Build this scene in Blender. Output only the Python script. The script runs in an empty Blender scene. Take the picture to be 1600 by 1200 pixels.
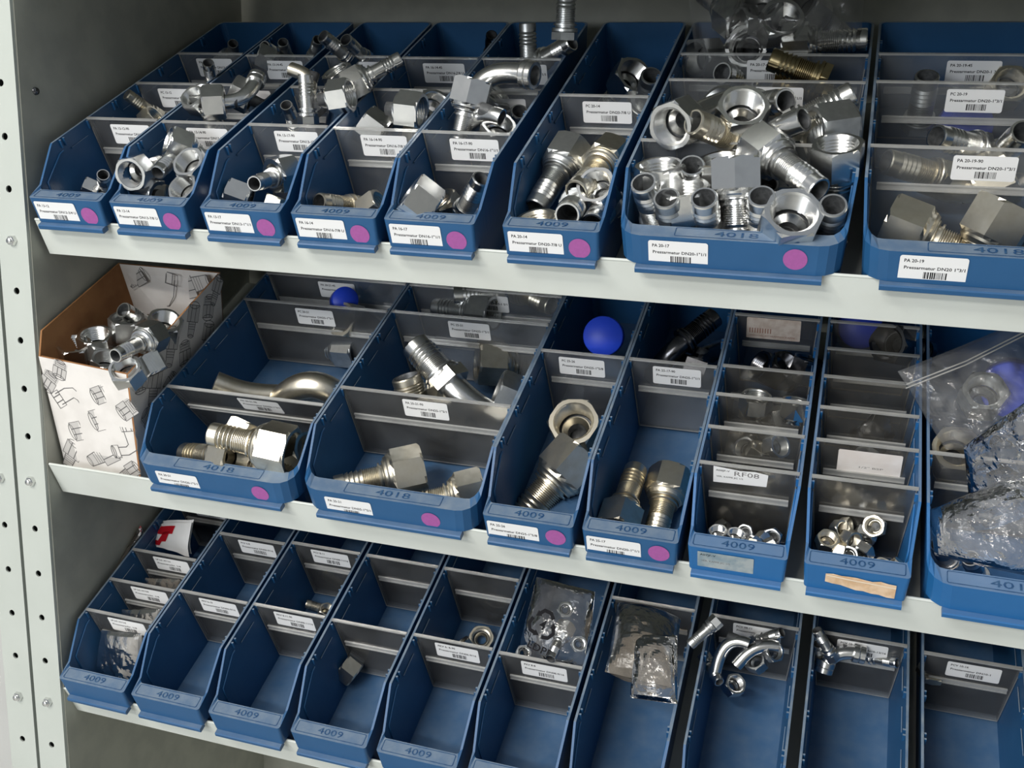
import bpy, math, random
from mathutils import Vector, Matrix, noise
random.seed(4)
S = 0.001                                   # the script thinks in millimetres
sc = bpy.context.scene
col = sc.collection
# ------------------------------------------------------------------ camera
FPX = 1603.0
CAM = Vector((274.8, -830.57, 81.14))
RX = Vector((0.9495130871508186, 0.3110756321223851, 0.04070440306536123))
RY = Vector((0.10386764377796438, -0.18927649155326676, -0.9764148310625778))
RZ = Vector((-0.29603447418377266, 0.9313465310198117, -0.21203119876509502))
cam_d = bpy.data.cameras.new('camera')
cam_d.sensor_width = 36.0
cam_d.lens = FPX / 1600.0 * 36.0
cam_d.clip_start = 0.02
cam = bpy.data.objects.new('camera', cam_d)
cam.matrix_world = Matrix((
    (RX.x, -RY.x, -RZ.x, CAM.x * S), (RX.y, -RY.y, -RZ.y, CAM.y * S),
    (RX.z, -RY.z, -RZ.z, CAM.z * S), (0, 0, 0, 1)))
col.objects.link(cam)
sc.camera = cam
# ------------------------------------------------------------------ world, lamps, exposure
w = bpy.data.worlds.new('workshop_air')
sc.world = w
w.use_nodes = True
w.node_tree.nodes['Background'].inputs[0].default_value = (0.80, 0.87, 0.95, 1)
w.node_tree.nodes['Background'].inputs[1].default_value = 0.22
LAMPS = ((-900, -1900, 1480, 1500, 130, 31.0), (-1300, -3700, 1500, 2400, 160, 74.0))
sc.view_settings.view_transform = 'Standard'
sc.view_settings.look = 'None'
sc.view_settings.gamma = 1.0
sc.view_settings.use_curve_mapping = False
sc.view_settings.exposure = 0.50
sc.cycles.transparent_max_bounces = 32
sc.cycles.max_bounces = 8
sc.cycles.use_denoising = True

# ------------------------------------------------------------------ frames
TH = 0.47455                                # the shelves slope down to the front by 27 degrees
PZ = [0.0, -253.4, -509.5, 253.4]
VX = Vector((0, math.cos(TH), math.sin(TH)))
WX = Vector((0, -math.sin(TH), math.cos(TH)))
FLOOR_W = -28.5


def W(k, u, v, ww):                         # shelf frame -> world, mm
    return Vector((u, 0, 0)) + VX * v + WX * ww + Vector((0, 0, PZ[k]))


def at(k, x, y, v=None, w=None):            # where a sight line meets a plane of shelf k: local (u, v, w)
    d = RX * ((x - 800) / FPX) + RY * ((y - 600) / FPX) + RZ
    o = CAM - Vector((0, 0, PZ[k]))
    n, val = (VX, v) if v is not None else (WX, w)
    t = (val - o.dot(n)) / d.dot(n)
    p = o + d * t
    return Vector((p.x, p.dot(VX), p.dot(WX)))


def shelf_matrix(k, u=0, v=0, ww=0):
    return Matrix.Translation(W(k, u, v, ww) * S) @ Matrix.Rotation(TH, 4, 'X')


# ------------------------------------------------------------------ materials
def newmat(name):
    m = bpy.data.materials.new(name)
    m.use_nodes = True
    nt = m.node_tree
    return m, nt, nt.nodes['Principled BSDF']


def N(nt, typ, **kw):
    n = nt.nodes.new(typ)
    for k_, v_ in kw.items():
        if k_ in n.inputs:
            n.inputs[k_].default_value = v_
        else:
            setattr(n, k_, v_)
    return n


def noise_mix(nt, c1, c2, scale, lo=.4, hi=.6, detail=5.0):
    tc = N(nt, 'ShaderNodeTexCoord')
    no = N(nt, 'ShaderNodeTexNoise', Scale=scale, Detail=detail)
    nt.links.new(tc.outputs['Object'], no.inputs['Vector'])
    rp = N(nt, 'ShaderNodeValToRGB')
    rp.color_ramp.elements[0].position = lo
    rp.color_ramp.elements[0].color = (*c1, 1)
    rp.color_ramp.elements[1].position = hi
    rp.color_ramp.elements[1].color = (*c2, 1)
    nt.links.new(no.outputs[0], rp.inputs[0])
    return rp, no


def bump(nt, bsdf, scale, strength, dist=.0004):
    tc = N(nt, 'ShaderNodeTexCoord')
    no = N(nt, 'ShaderNodeTexNoise', Scale=scale, Detail=3.0)
    nt.links.new(tc.outputs['Object'], no.inputs['Vector'])
    b = N(nt, 'ShaderNodeBump', Strength=strength, Distance=dist)
    nt.links.new(no.outputs[0], b.inputs['Height'])
    nt.links.new(b.outputs[0], bsdf.inputs['Normal'])


def mat_simple(name, c1, c2=None, rough=.5, metal=0.0, scale=60, lo=.4, hi=.6, bmp=None, spec=.5):
    m, nt, b = newmat(name)
    if c2 is None:
        b.inputs['Base Color'].default_value = (*c1, 1)
    else:
        rp, _ = noise_mix(nt, c1, c2, scale, lo, hi)
        nt.links.new(rp.outputs[0], b.inputs['Base Color'])
    b.inputs['Roughness'].default_value = rough
    b.inputs['Metallic'].default_value = metal
    b.inputs['Specular IOR Level'].default_value = spec
    if bmp:
        bump(nt, b, *bmp)
    return m


def mat_plastic(name, blue, blue2, dust):
    """blue polypropylene with dust lying on faces that look up"""
    m, nt, b = newmat(name)
    rp, _ = noise_mix(nt, blue, blue2, 22, .35, .7)
    geo = N(nt, 'ShaderNodeNewGeometry')
    sep = N(nt, 'ShaderNodeSeparateXYZ')
    nt.links.new(geo.outputs['Normal'], sep.inputs[0])
    mr = N(nt, 'ShaderNodeMapRange')
    mr.inputs[1].default_value, mr.inputs[2].default_value = .72, .9
    nt.links.new(sep.outputs['Z'], mr.inputs[0])
    tc = N(nt, 'ShaderNodeTexCoord')
    no = N(nt, 'ShaderNodeTexNoise', Scale=55.0, Detail=8.0)
    nt.links.new(tc.outputs['Object'], no.inputs['Vector'])
    mr2 = N(nt, 'ShaderNodeMapRange')
    mr2.inputs[1].default_value, mr2.inputs[2].default_value = .35, .7
    mr2.inputs[3].default_value, mr2.inputs[4].default_value = .38, dust
    nt.links.new(no.outputs[0], mr2.inputs[0])
    sp2 = N(nt, 'ShaderNodeSeparateXYZ')
    nt.links.new(tc.outputs['Object'], sp2.inputs[0])
    mr3 = N(nt, 'ShaderNodeMapRange')
    mr3.inputs[1].default_value, mr3.inputs[2].default_value = 0.0, .02
    mr3.inputs[3].default_value, mr3.inputs[4].default_value = .3, 1.0
    nt.links.new(sp2.outputs['Z'], mr3.inputs[0])
    mul0 = N(nt, 'ShaderNodeMath', operation='MULTIPLY')
    nt.links.new(mr3.outputs[0], mul0.inputs[0])
    nt.links.new(mr2.outputs[0], mul0.inputs[1])
    mul = N(nt, 'ShaderNodeMath', operation='MULTIPLY')
    nt.links.new(mr.outputs[0], mul.inputs[0])
    nt.links.new(mul0.outputs[0], mul.inputs[1])
    mx = N(nt, 'ShaderNodeMix', data_type='RGBA')
    nt.links.new(mul.outputs[0], mx.inputs[0])
    nt.links.new(rp.outputs[0], mx.inputs[6])
    mx.inputs[7].default_value = (.30, .34, .36, 1)
    nt.links.new(mx.outputs[2], b.inputs['Base Color'])
    b.inputs['Roughness'].default_value = .42
    b.inputs['Specular IOR Level'].default_value = .45
    bump(nt, b, 240, .12)
    return m


def mat_metal(name, c1, c2, rough, scale=90, bmp=.12):
    m, nt, b = newmat(name)
    rp, no = noise_mix(nt, c1, c2, scale, .35, .65)
    nt.links.new(rp.outputs[0], b.inputs['Base Color'])
    b.inputs['Metallic'].default_value = 1.0
    mr = N(nt, 'ShaderNodeMapRange')
    mr.inputs[3].default_value, mr.inputs[4].default_value = rough * .8, rough * 1.35
    nt.links.new(no.outputs[0], mr.inputs[0])
    nt.links.new(mr.outputs[0], b.inputs['Roughness'])
    bump(nt, b, 500, bmp, .0002)
    return m


def mat_clear(name, tint, veil_col, veil, gloss_rough=.12, noise_amt=.0, noise_scale=30., bmp=None):
    """clear plastic: see-through, a thin dusty veil, a glossy skin"""
    m, nt, b = newmat(name)
    nt.nodes.remove(b)
    out = nt.nodes['Material Output']
    tr = N(nt, 'ShaderNodeBsdfTransparent')
    tr.inputs[0].default_value = (*tint, 1)
    df = N(nt, 'ShaderNodeBsdfDiffuse')
    df.inputs[0].default_value = (*veil_col, 1)
    tl = N(nt, 'ShaderNodeBsdfTranslucent')
    tl.inputs[0].default_value = (*veil_col, 1)
    ad = N(nt, 'ShaderNodeMixShader')
    ad.inputs[0].default_value = .4
    nt.links.new(df.outputs[0], ad.inputs[1])
    nt.links.new(tl.outputs[0], ad.inputs[2])
    mx = N(nt, 'ShaderNodeMixShader')
    nt.links.new(tr.outputs[0], mx.inputs[1])
    nt.links.new(ad.outputs[0], mx.inputs[2])
    tc = N(nt, 'ShaderNodeTexCoord')
    no = N(nt, 'ShaderNodeTexNoise', Scale=noise_scale, Detail=6.0)
    nt.links.new(tc.outputs['Object'], no.inputs['Vector'])
    mr = N(nt, 'ShaderNodeMapRange')
    mr.inputs[1].default_value, mr.inputs[2].default_value = .3, .75
    mr.inputs[3].default_value, mr.inputs[4].default_value = max(0, veil - noise_amt), veil + noise_amt
    nt.links.new(no.outputs[0], mr.inputs[0])
    nt.links.new(mr.outputs[0], mx.inputs[0])
    gl = N(nt, 'ShaderNodeBsdfGlossy')
    gl.inputs['Roughness'].default_value = gloss_rough
    fr = N(nt, 'ShaderNodeFresnel', IOR=1.45)
    m2 = N(nt, 'ShaderNodeMixShader')
    nt.links.new(fr.outputs[0], m2.inputs[0])
    nt.links.new(mx.outputs[0], m2.inputs[1])
    nt.links.new(gl.outputs[0], m2.inputs[2])
    nt.links.new(m2.outputs[0], out.inputs[0])
    if bmp:
        no2 = N(nt, 'ShaderNodeTexNoise', Scale=bmp[0], Detail=3.0)
        nt.links.new(tc.outputs['Object'], no2.inputs['Vector'])
        bp = N(nt, 'ShaderNodeBump', Strength=bmp[1], Distance=.002)
        nt.links.new(no2.outputs[0], bp.inputs['Height'])
        nt.links.new(bp.outputs[0], gl.inputs['Normal'])
        nt.links.new(bp.outputs[0], fr.inputs['Normal'])
    return m


M = {}
M['paint'] = mat_simple('grey_enamel', (.47, .50, .465), (.43, .46, .425), .42, scale=14, lo=.3, hi=.75, bmp=(700, .08))
M['panel'] = mat_simple('grey_enamel_shaded', (.40, .405, .35), (.35, .355, .31), .5, scale=30, bmp=(600, .1))  # same enamel as the posts, shade inside the rack put into the colour
M['lip'] = mat_simple('grey_enamel_worn_lit', (.62, .65, .61), (.53, .545, .50), .4, scale=9, lo=.45, hi=.85, bmp=(500, .08))  # posts' enamel with wear; light the down-facing lip misses is put into the colour
M['blue'] = mat_plastic('blue_bin_plastic', (.014, .082, .205), (.018, .094, .23), .8)
M['blue_bright'] = mat_plastic('bright_blue_bin_plastic', (.014, .115, .31), (.019, .13, .34), .5)
M['zinc'] = mat_metal('bright_zinc', (.84, .84, .82), (.74, .74, .73), .22)
M['zinc_warm'] = mat_metal('yellowed_zinc', (.80, .75, .64), (.66, .61, .50), .30)
M['zinc_dull'] = mat_metal('dull_zinc', (.60, .61, .60), (.46, .47, .47), .34)
M['steel_dark'] = mat_metal('dark_plated_steel', (.22, .22, .23), (.13, .13, .14), .2)
M['brass'] = mat_metal('yellow_chromate', (.55, .45, .25), (.38, .31, .18), .2)
M['clear'] = mat_clear('clear_divider_plastic', (.99, .99, .985), (.78, .80, .82), .10, .1, .04, 25)
M['clear_dusty'] = mat_clear('dusty_divider_plastic', (.97, .96, .94), (.76, .72, .64), .06, .15, .03, 25)
M['rail'] = mat_clear('clear_rail_plastic', (.9, .9, .89), (.88, .88, .86), .5, .1, .1, 30)
M['bag'] = mat_clear('clear_film', (.96, .96, .96), (.92, .92, .92), .075, .1, .06, 30, (60, 1.0))
M['bag_zip'] = mat_clear('clear_zip_film', (.95, .95, .95), (.9, .9, .9), .13, .08, .1, 30, (90, 1.0))
M['bag_brown'] = mat_clear('brownish_film', (.80, .75, .68), (.55, .49, .42), .3, .2, .1, 25, (60, .8))
M['bag_white'] = mat_clear('milky_film', (.9, .9, .88), (.82, .78, .72), .45, .2, .2, 20, (50, .8))
M['paper'] = mat_simple('white_label_paper', (.80, .80, .80), None, .6)
M['paper_old'] = mat_simple('stained_label_paper', (.62, .50, .42), (.74, .64, .56), .7, scale=120)
M['paper_grey'] = mat_simple('rubbed_grey_label', (.20, .27, .31), (.34, .38, .39), .5, scale=80)
M['paper_torn'] = mat_simple('torn_brown_paper', (.62, .41, .24), (.75, .55, .37), .8, scale=90)
M['ink'] = mat_simple('black_ink', (.015, .015, .017), None, .9, spec=.05)
M['ink_grey'] = mat_simple('faded_ink', (.16, .15, .15), None, .9, spec=.05)
M['purple'] = mat_simple('purple_sticker', (.36, .09, .32), (.33, .085, .295), .55, scale=300)
M['carton'] = mat_simple('white_printed_carton', (.66, .63, .60), (.72, .69, .66), .65, scale=40)
M['kraft'] = mat_simple('brown_carton', (.27, .12, .042), (.32, .15, .055), .8, scale=50, bmp=(300, .2))
M['carton_ink'] = mat_simple('grey_print', (.13, .125, .125), None, .9, spec=.05)
M['carton_shade'] = mat_simple('pale_grey_print', (.50, .48, .46), None, .7)
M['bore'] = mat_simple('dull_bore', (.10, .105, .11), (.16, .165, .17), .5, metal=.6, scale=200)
M['cap_blue'] = mat_simple('blue_cap_plastic', (.015, .06, .62), None, .45)
M['red'] = mat_simple('red_print', (.45, .01, .02), None, .8, spec=.1)
M['rubber_ring'] = mat_simple('white_nylon', (.75, .75, .75), None, .4)
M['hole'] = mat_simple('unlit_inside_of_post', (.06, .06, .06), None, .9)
M['concrete'] = mat_simple('concrete', (.46, .46, .44), (.54, .54, .52), .7, scale=3)
M['plaster'] = mat_simple('white_plaster', (.62, .62, .60), (.58, .58, .56), .8, scale=4)
M['lamp_white'] = mat_simple('lamp_housing_white', (.7, .7, .7), None, .5)


# ------------------------------------------------------------------ mesh builder
class MB:
    def __init__(self):
        self.v, self.f, self.m, self.s = [], [], [], []

    def add(self, verts, faces, mat=0, smooth=False):
        o = len(self.v)
        self.v += [Vector(p) for p in verts]
        for f in faces:
            self.f.append([i + o for i in f])
            self.m.append(mat)
            self.s.append(smooth)

    def box(self, x0, x1, y0, y1, z0, z1, mat=0):
        vs = [(x, y, z) for z in (z0, z1) for y in (y0, y1) for x in (x0, x1)]
        self.add(vs, [(0, 2, 3, 1), (4, 5, 7, 6), (0, 1, 5, 4), (2, 6, 7, 3), (0, 4, 6, 2), (1, 3, 7, 5)], mat)

    def rings(self, rings, closed=True, mat=0, smooth=True, cap0=False, cap1=False):
        n = len(rings[0])
        vs = [p for r in rings for p in r]
        fs = []
        for i in range(len(rings) - 1):
            for j in range(n if closed else n - 1):
                a, b = i * n + j, i * n + (j + 1) % n
                fs.append((a, b, b + n, a + n))
        if cap0:
            fs.append(tuple(range(n))[::-1])
        if cap1:
            fs.append(tuple(range((len(rings) - 1) * n, len(rings) * n)))
        self.add(vs, fs, mat, smooth)

    def lathe(self, prof, seg=20, mat=0, frame=None, smooth=True, cap0=False, cap1=False, crisp=False):
        """prof: (radius, z) pairs; frame: 4x4 matrix"""
        if crisp:
            for q in range(len(prof) - 1):
                self.lathe(prof[q:q + 2], seg, mat, frame, True)
            return
        rs = []
        for r, z in prof:
            ring = [Vector((r * math.cos(2 * math.pi * j / seg), r * math.sin(2 * math.pi * j / seg), z)) for j in range(seg)]
            rs.append([frame @ p for p in ring] if frame else ring)
        self.rings(rs, True, mat, smooth, cap0, cap1)

    def tube(self, path, rad, seg=14, mat=0):
        rs = []
        n = len(path)
        prev = None
        for i, p in enumerate(path):
            d = (path[min(i + 1, n - 1)] - path[max(i - 1, 0)]).normalized()
            if prev is None:
                a = Vector((0, 0, 1)) if abs(d.z) < .9 else Vector((1, 0, 0))
                a = (a - d * a.dot(d)).normalized()
            else:
                a = (prev - d * prev.dot(d)).normalized()
            prev = a
            b = d.cross(a)
            rr = rad[i] if isinstance(rad, (list, tuple)) else rad
            rs.append([p + (a * math.cos(2 * math.pi * j / seg) + b * math.sin(2 * math.pi * j / seg)) * rr for j in range(seg)])
        self.rings(rs, True, mat, True)

    def ribbon(self, pts, wid, mat=0, nrm=Vector((0, 0, 1)), closed=False):
        """a flat printed line"""
        pts = [Vector(p) for p in pts]
        n = len(pts)
        vs = []
        for i, p in enumerate(pts):
            if closed:
                d = pts[(i + 1) % n] - pts[i - 1]
            else:
                d = pts[min(i + 1, n - 1)] - pts[max(i - 1, 0)]
            s_ = nrm.cross(d)
            s_ = s_.normalized() * wid / 2 if s_.length > 1e-9 else Vector((wid / 2, 0, 0))
            vs += [p + s_, p - s_]
        fs = [(2 * i, 2 * i + 1, (2 * i + 3) % (2 * n), (2 * i + 2) % (2 * n)) for i in range(n if closed else n - 1)]
        self.add(vs, fs, mat)

    def mesh(self, name, mats):
        me = bpy.data.meshes.new(name)
        me.from_pydata([tuple(p * S) for p in self.v], [], self.f)
        for m_ in mats:
            me.materials.append(m_)
        me.polygons.foreach_set('material_index', self.m)
        me.polygons.foreach_set('use_smooth', self.s)
        me.update()
        return me


def obj(name, me, parent=None, mw=None, **props):
    o = bpy.data.objects.new(name, me)
    col.objects.link(o)
    if parent is not None:
        o.parent = parent
    if mw is not None:
        if parent is None:
            o.matrix_world = mw
        else:
            o.matrix_local = mw
    for k_, v_ in props.items():
        o[k_] = v_
    return o


def T(x=0, y=0, z=0):
    return Matrix.Translation((x * S, y * S, z * S))


def frame_z(origin, zdir, roll=0.0):
    z = zdir.normalized()
    a = Vector((0, 0, 1)) if abs(z.z) < .95 else Vector((1, 0, 0))
    x = a.cross(z).normalized()
    y = z.cross(x)
    m = Matrix((x, y, z)).transposed().to_4x4()
    return Matrix.Translation(origin) @ m @ Matrix.Rotation(roll, 4, 'Z')


_tx = {}


def text_poly(s_, bold=.0):
    """letters of the built-in font as flat polygons; returns verts (x, y), faces, width"""
    key = (s_, bold)
    if key in _tx:
        return _tx[key]
    cu = bpy.data.curves.new('lettering', 'FONT')
    cu.body = s_
    cu.resolution_u = 2
    cu.offset = bold
    ob = bpy.data.objects.new('lettering', cu)
    me = ob.to_mesh()
    vs = [(p.co.x, p.co.y) for p in me.vertices]
    fs = [tuple(p.vertices) for p in me.polygons]
    ob.to_mesh_clear()
    bpy.data.objects.remove(ob)
    bpy.data.curves.remove(cu)
    x0 = min([p[0] for p in vs], default=0)
    x1 = max([p[0] for p in vs], default=1)
    vs = [(p[0] - x0, p[1]) for p in vs]
    _tx[key] = (vs, fs, x1 - x0)
    return _tx[key]


def put_text(mb, s_, x, y, width=None, height=None, z=.12, mat=1, bold=.012):
    """in the XZ plane of a label that faces -Y: x right, y up, mm"""
    vs, fs, wd = text_poly(s_, bold)
    hy = height / .7 if height else width / wd
    hx = width / wd if width else hy
    mb.add([(x + p[0] * hx, -z, y + p[1] * hy) for p in vs], fs, mat)


def round_rect(w_, h_, r, n=4):
    pts = []
    for cx, cy, a0 in ((w_ / 2 - r, h_ / 2 - r, 0), (-w_ / 2 + r, h_ / 2 - r, 90), (-w_ / 2 + r, -h_ / 2 + r, 180), (w_ / 2 - r, -h_ / 2 + r, 270)):
        for i in range(n + 1):
            a = math.radians(a0 + 90 * i / n)
            pts.append((cx + r * math.cos(a), cy + r * math.sin(a)))
    return pts


LW, LH = 47.5, 21.5


def label_mesh(l1, l2, seed=0, old=False):
    mb = MB()
    pr = round_rect(LW, LH, 2.0)
    mb.add([(x, -.1, z) for x, z in pr], [tuple(range(len(pr)))], 0)
    mb.add([(x, .0, z) for x, z in pr], [tuple(range(len(pr)))[::-1]], 0)
    put_text(mb, l1, -LW / 2 + 3.2, 5.0, height=2.7, width=min(20, 1.72 * len(l1)), bold=.022)
    put_text(mb, l2, -LW / 2 + 3.6, -.9, height=2.6, width=min(42.5, 1.86 * len(l2)), bold=.022)
    rnd = random.Random(seed + 11)
    x = -6.0
    while x < 9.6:
        wd = rnd.choice((.35, .35, .7, 1.0))
        mb.add([(x, -.13, -8.8), (x + wd, -.13, -8.8), (x + wd, -.13, -2.9), (x, -.13, -2.9)], [(0, 1, 2, 3)], 1)
        x += wd + rnd.choice((.35, .45, .7))
    return mb.mesh('label', [M['paper_old'] if old else M['paper'], M['ink']])


# ------------------------------------------------------------------ the setting
mb = MB(); mb.box(-4000, 5000, -5200, 900, -1620, -1600)
obj('floor', mb.mesh('floor', [M['concrete']]), kind='structure')
mb = MB(); mb.box(-4000, 5000, -5240, -5200, -1600, 1700)
obj('wall_behind_camera', mb.mesh('wall_behind_camera', [M['plaster']]), kind='structure')
mb = MB(); mb.box(-4000, 5000, 880, 900, -1600, 1700)
obj('wall_back', mb.mesh('wall_back', [M['plaster']]), kind='structure')
for i, (x, y, z, lx, ly, pw) in enumerate(LAMPS):
    e = obj('ceiling_lamp', None, mw=T(x, y, z), label=('long fluorescent ceiling lamp nearer to the shelving rack', 'long fluorescent ceiling lamp further from the shelving rack')[i], category='lamp')
    mb = MB(); mb.box(-lx / 2, lx / 2, -ly / 2, ly / 2, 3, 60)
    obj('lamp_housing', mb.mesh('lamp_housing', [M['lamp_white']]), e)
    ld = bpy.data.lights.new('lamp_tube', 'AREA')
    ld.shape = 'RECTANGLE'; ld.size = lx * S; ld.size_y = ly * S; ld.energy = pw
    ld.color = (1.0, .965, .90)
    lo = bpy.data.objects.new('lamp_tube', ld)
    col.objects.link(lo)
    lo.parent = e
    d = Vector((100, 200, 0)) - Vector((x, y, z))
    lo.rotation_euler = Vector((d.x * .35, d.y * .35, d.z)).to_track_quat('-Z', 'Y').to_euler()

# the window behind the photographer
wx, wz, ww_, wh_ = -1700, 150, 2400, 1500
mb = MB()
for x0, x1, z0, z1 in ((-1260, 1260, 750, 810), (-1260, 1260, -810, -750), (-1260, -1200, -750, 750), (1200, 1260, -750, 750), (-25, 25, -750, 750)):
    mb.box(x0, x1, 0, 40, z0, z1)
win = obj('window_1', mb.mesh('window_1', [M['lamp_white']]), mw=T(wx, -5200, wz), kind='structure')
ld = bpy.data.lights.new('daylight', 'AREA')
ld.shape = 'RECTANGLE'; ld.size = ww_ * S; ld.size_y = wh_ * S; ld.energy = 72; ld.color = (.90, .95, 1.0)
lo = bpy.data.objects.new('daylight', ld)
col.objects.link(lo)
lo.parent = win
lo.location = (0, .06, 0)
lo.rotation_euler = (math.radians(90), 0, 0)
lo.rotation_euler = Vector((0, 1, 0)).to_track_quat('-Z', 'Z').to_euler()

# ---- the rack
LEAN = math.atan(.0187)
rack = obj('shelving_rack', None, mw=Matrix.Identity(4), label='light grey steel shelving rack with sloping shelves holding the blue bins', category='shelving')
rack2 = obj('shelving_rack', None, mw=Matrix.Identity(4), label='neighbouring grey rack of which only one perforated post shows at the left edge', category='shelving')


def post_mesh(wd, z0, z1, hx, holes, rad=3.6, t=1.8):
    """C-profile steel post, real punched holes; front face at y=0, x from 0 to wd"""
    mb = MB()
    zs = sorted(holes)
    edges = [z0] + [(zs[i] + zs[i + 1]) / 2 for i in range(len(zs) - 1)] + [z1]
    n = 12
    for i, hz in enumerate(zs):
        a, b = edges[i], edges[i + 1]
        circ = [(hx + rad * math.cos(2 * math.pi * j / n + math.pi / 4), hz + rad * math.sin(2 * math.pi * j / n + math.pi / 4)) for j in range(n)]
        outer = []
        for j in range(n):
            ang = 2 * math.pi * j / n + math.pi / 4
            c, s_ = math.cos(ang), math.sin(ang)
            tx = ((wd - hx) / c if c > 1e-6 else (-hx / c if c < -1e-6 else 1e9))
            tz = ((b - hz) / s_ if s_ > 1e-6 else ((a - hz) / s_ if s_ < -1e-6 else 1e9))
            k_ = j * 8 // n
            corner = {0: (wd, b), 3: (0, b), 6: (0, a), 9: (wd, a)}.get(j)
            outer.append(corner if corner else (hx + c * min(tx, tz), hz + s_ * min(tx, tz)))
        vs = [(x, 0, z) for x, z in outer] + [(x, 0, z) for x, z in circ] + [(x, t, z) for x, z in circ]
        fs = []
        for j in range(n):
            q = (j + 1) % n
            fs.append((j, q, n + q, n + j))
            fs.append((n + j, n + q, 2 * n + q, 2 * n + j))
        mb.add(vs, fs, 0)
    mb.box(0, t, 0.01, 30, z0, z1)
    mb.box(wd - t, wd, 0.01, 30, z0, z1)
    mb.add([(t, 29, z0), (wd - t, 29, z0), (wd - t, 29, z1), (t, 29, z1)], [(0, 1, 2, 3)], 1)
    return mb.mesh('post', [M['paint'], M['hole']])


lean = Matrix.Rotation(-LEAN, 4, 'Y')
holes = [145.1 - 50.7 * i for i in range(-8, 24)]
bolt_z = {3, 8, 13, -2}
pm = post_mesh(36, -1590, 560, 18, [h for h in holes])
post = obj('post', pm, rack, lean @ T(-537.2, -2, 0))
post2 = obj('post', pm, rack2, lean @ T(-577.5, -2, -1))
mb = MB(); mb.lathe([(0, -4.6), (4.2, -4.3), (5.0, -3.4), (5.6, -1.0), (5.8, 0)], 6, 0, smooth=False)
mb.lathe([(0, -6.2), (2.6, -6.2), (3.1, -5.6), (3.1, -4)], 12, 0)
bm_ = mb.mesh('bolt', [M['zinc']])
for h in (-7.0, -258.3, -512.0, 246.0):
    for p_ in (post, post2):
        obj('bolt', bm_, p_, T(18, -.1, h) @ Matrix.Rotation(-math.pi / 2, 4, 'X'))
mb = MB(); mb.box(-501.5, -500.2, 2, 395, -1590, 560)
side = obj('side_panel', mb.mesh('side_panel', [M['panel']]), rack, lean)
mb = MB(); mb.box(500.2, 501.5, 2, 395, -1590, 560)
obj('side_panel', mb.mesh('side_panel', [M['panel']]), rack, lean)
obj('post', pm, rack, lean @ T(501.6, -2, 0))
mb = MB(); mb.lathe([(0, 2.5), (3.4, 2.2), (4.0, 0)], 10)
obj('rivet', mb.mesh('rivet', [M['steel_dark']]), side, T(-500.2, 22, 139) @ Matrix.Rotation(math.pi / 2, 4, 'Y'))
mb = MB(); mb.box(-520, 520, 395, 397, -1590, 560)
obj('back_panel', mb.mesh('back_panel', [M['panel']]), rack)
mb = MB()
mb.box(-494, 494, 4.2, 5.8, -35.5, 4.2)          # upturned front lip
mb.box(-494, 494, 5.8, 412, -35.5, -33.5)        # tray
mb.lathe([(1.4, -494), (1.4, 494)], 8, 0, Matrix.Translation((0, 5.2, 3.6)) @ Matrix.Rotation(math.pi / 2, 4, 'Y'))
sm = mb.mesh('shelf', [M['lip']])
for k in (3, 0, 1, 2):
    obj('shelf', sm, rack, shelf_matrix(k))

# ------------------------------------------------------------------ blue bins
LEN = 396.0
RIM, LEDGE = 60.5, 31.0


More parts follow.
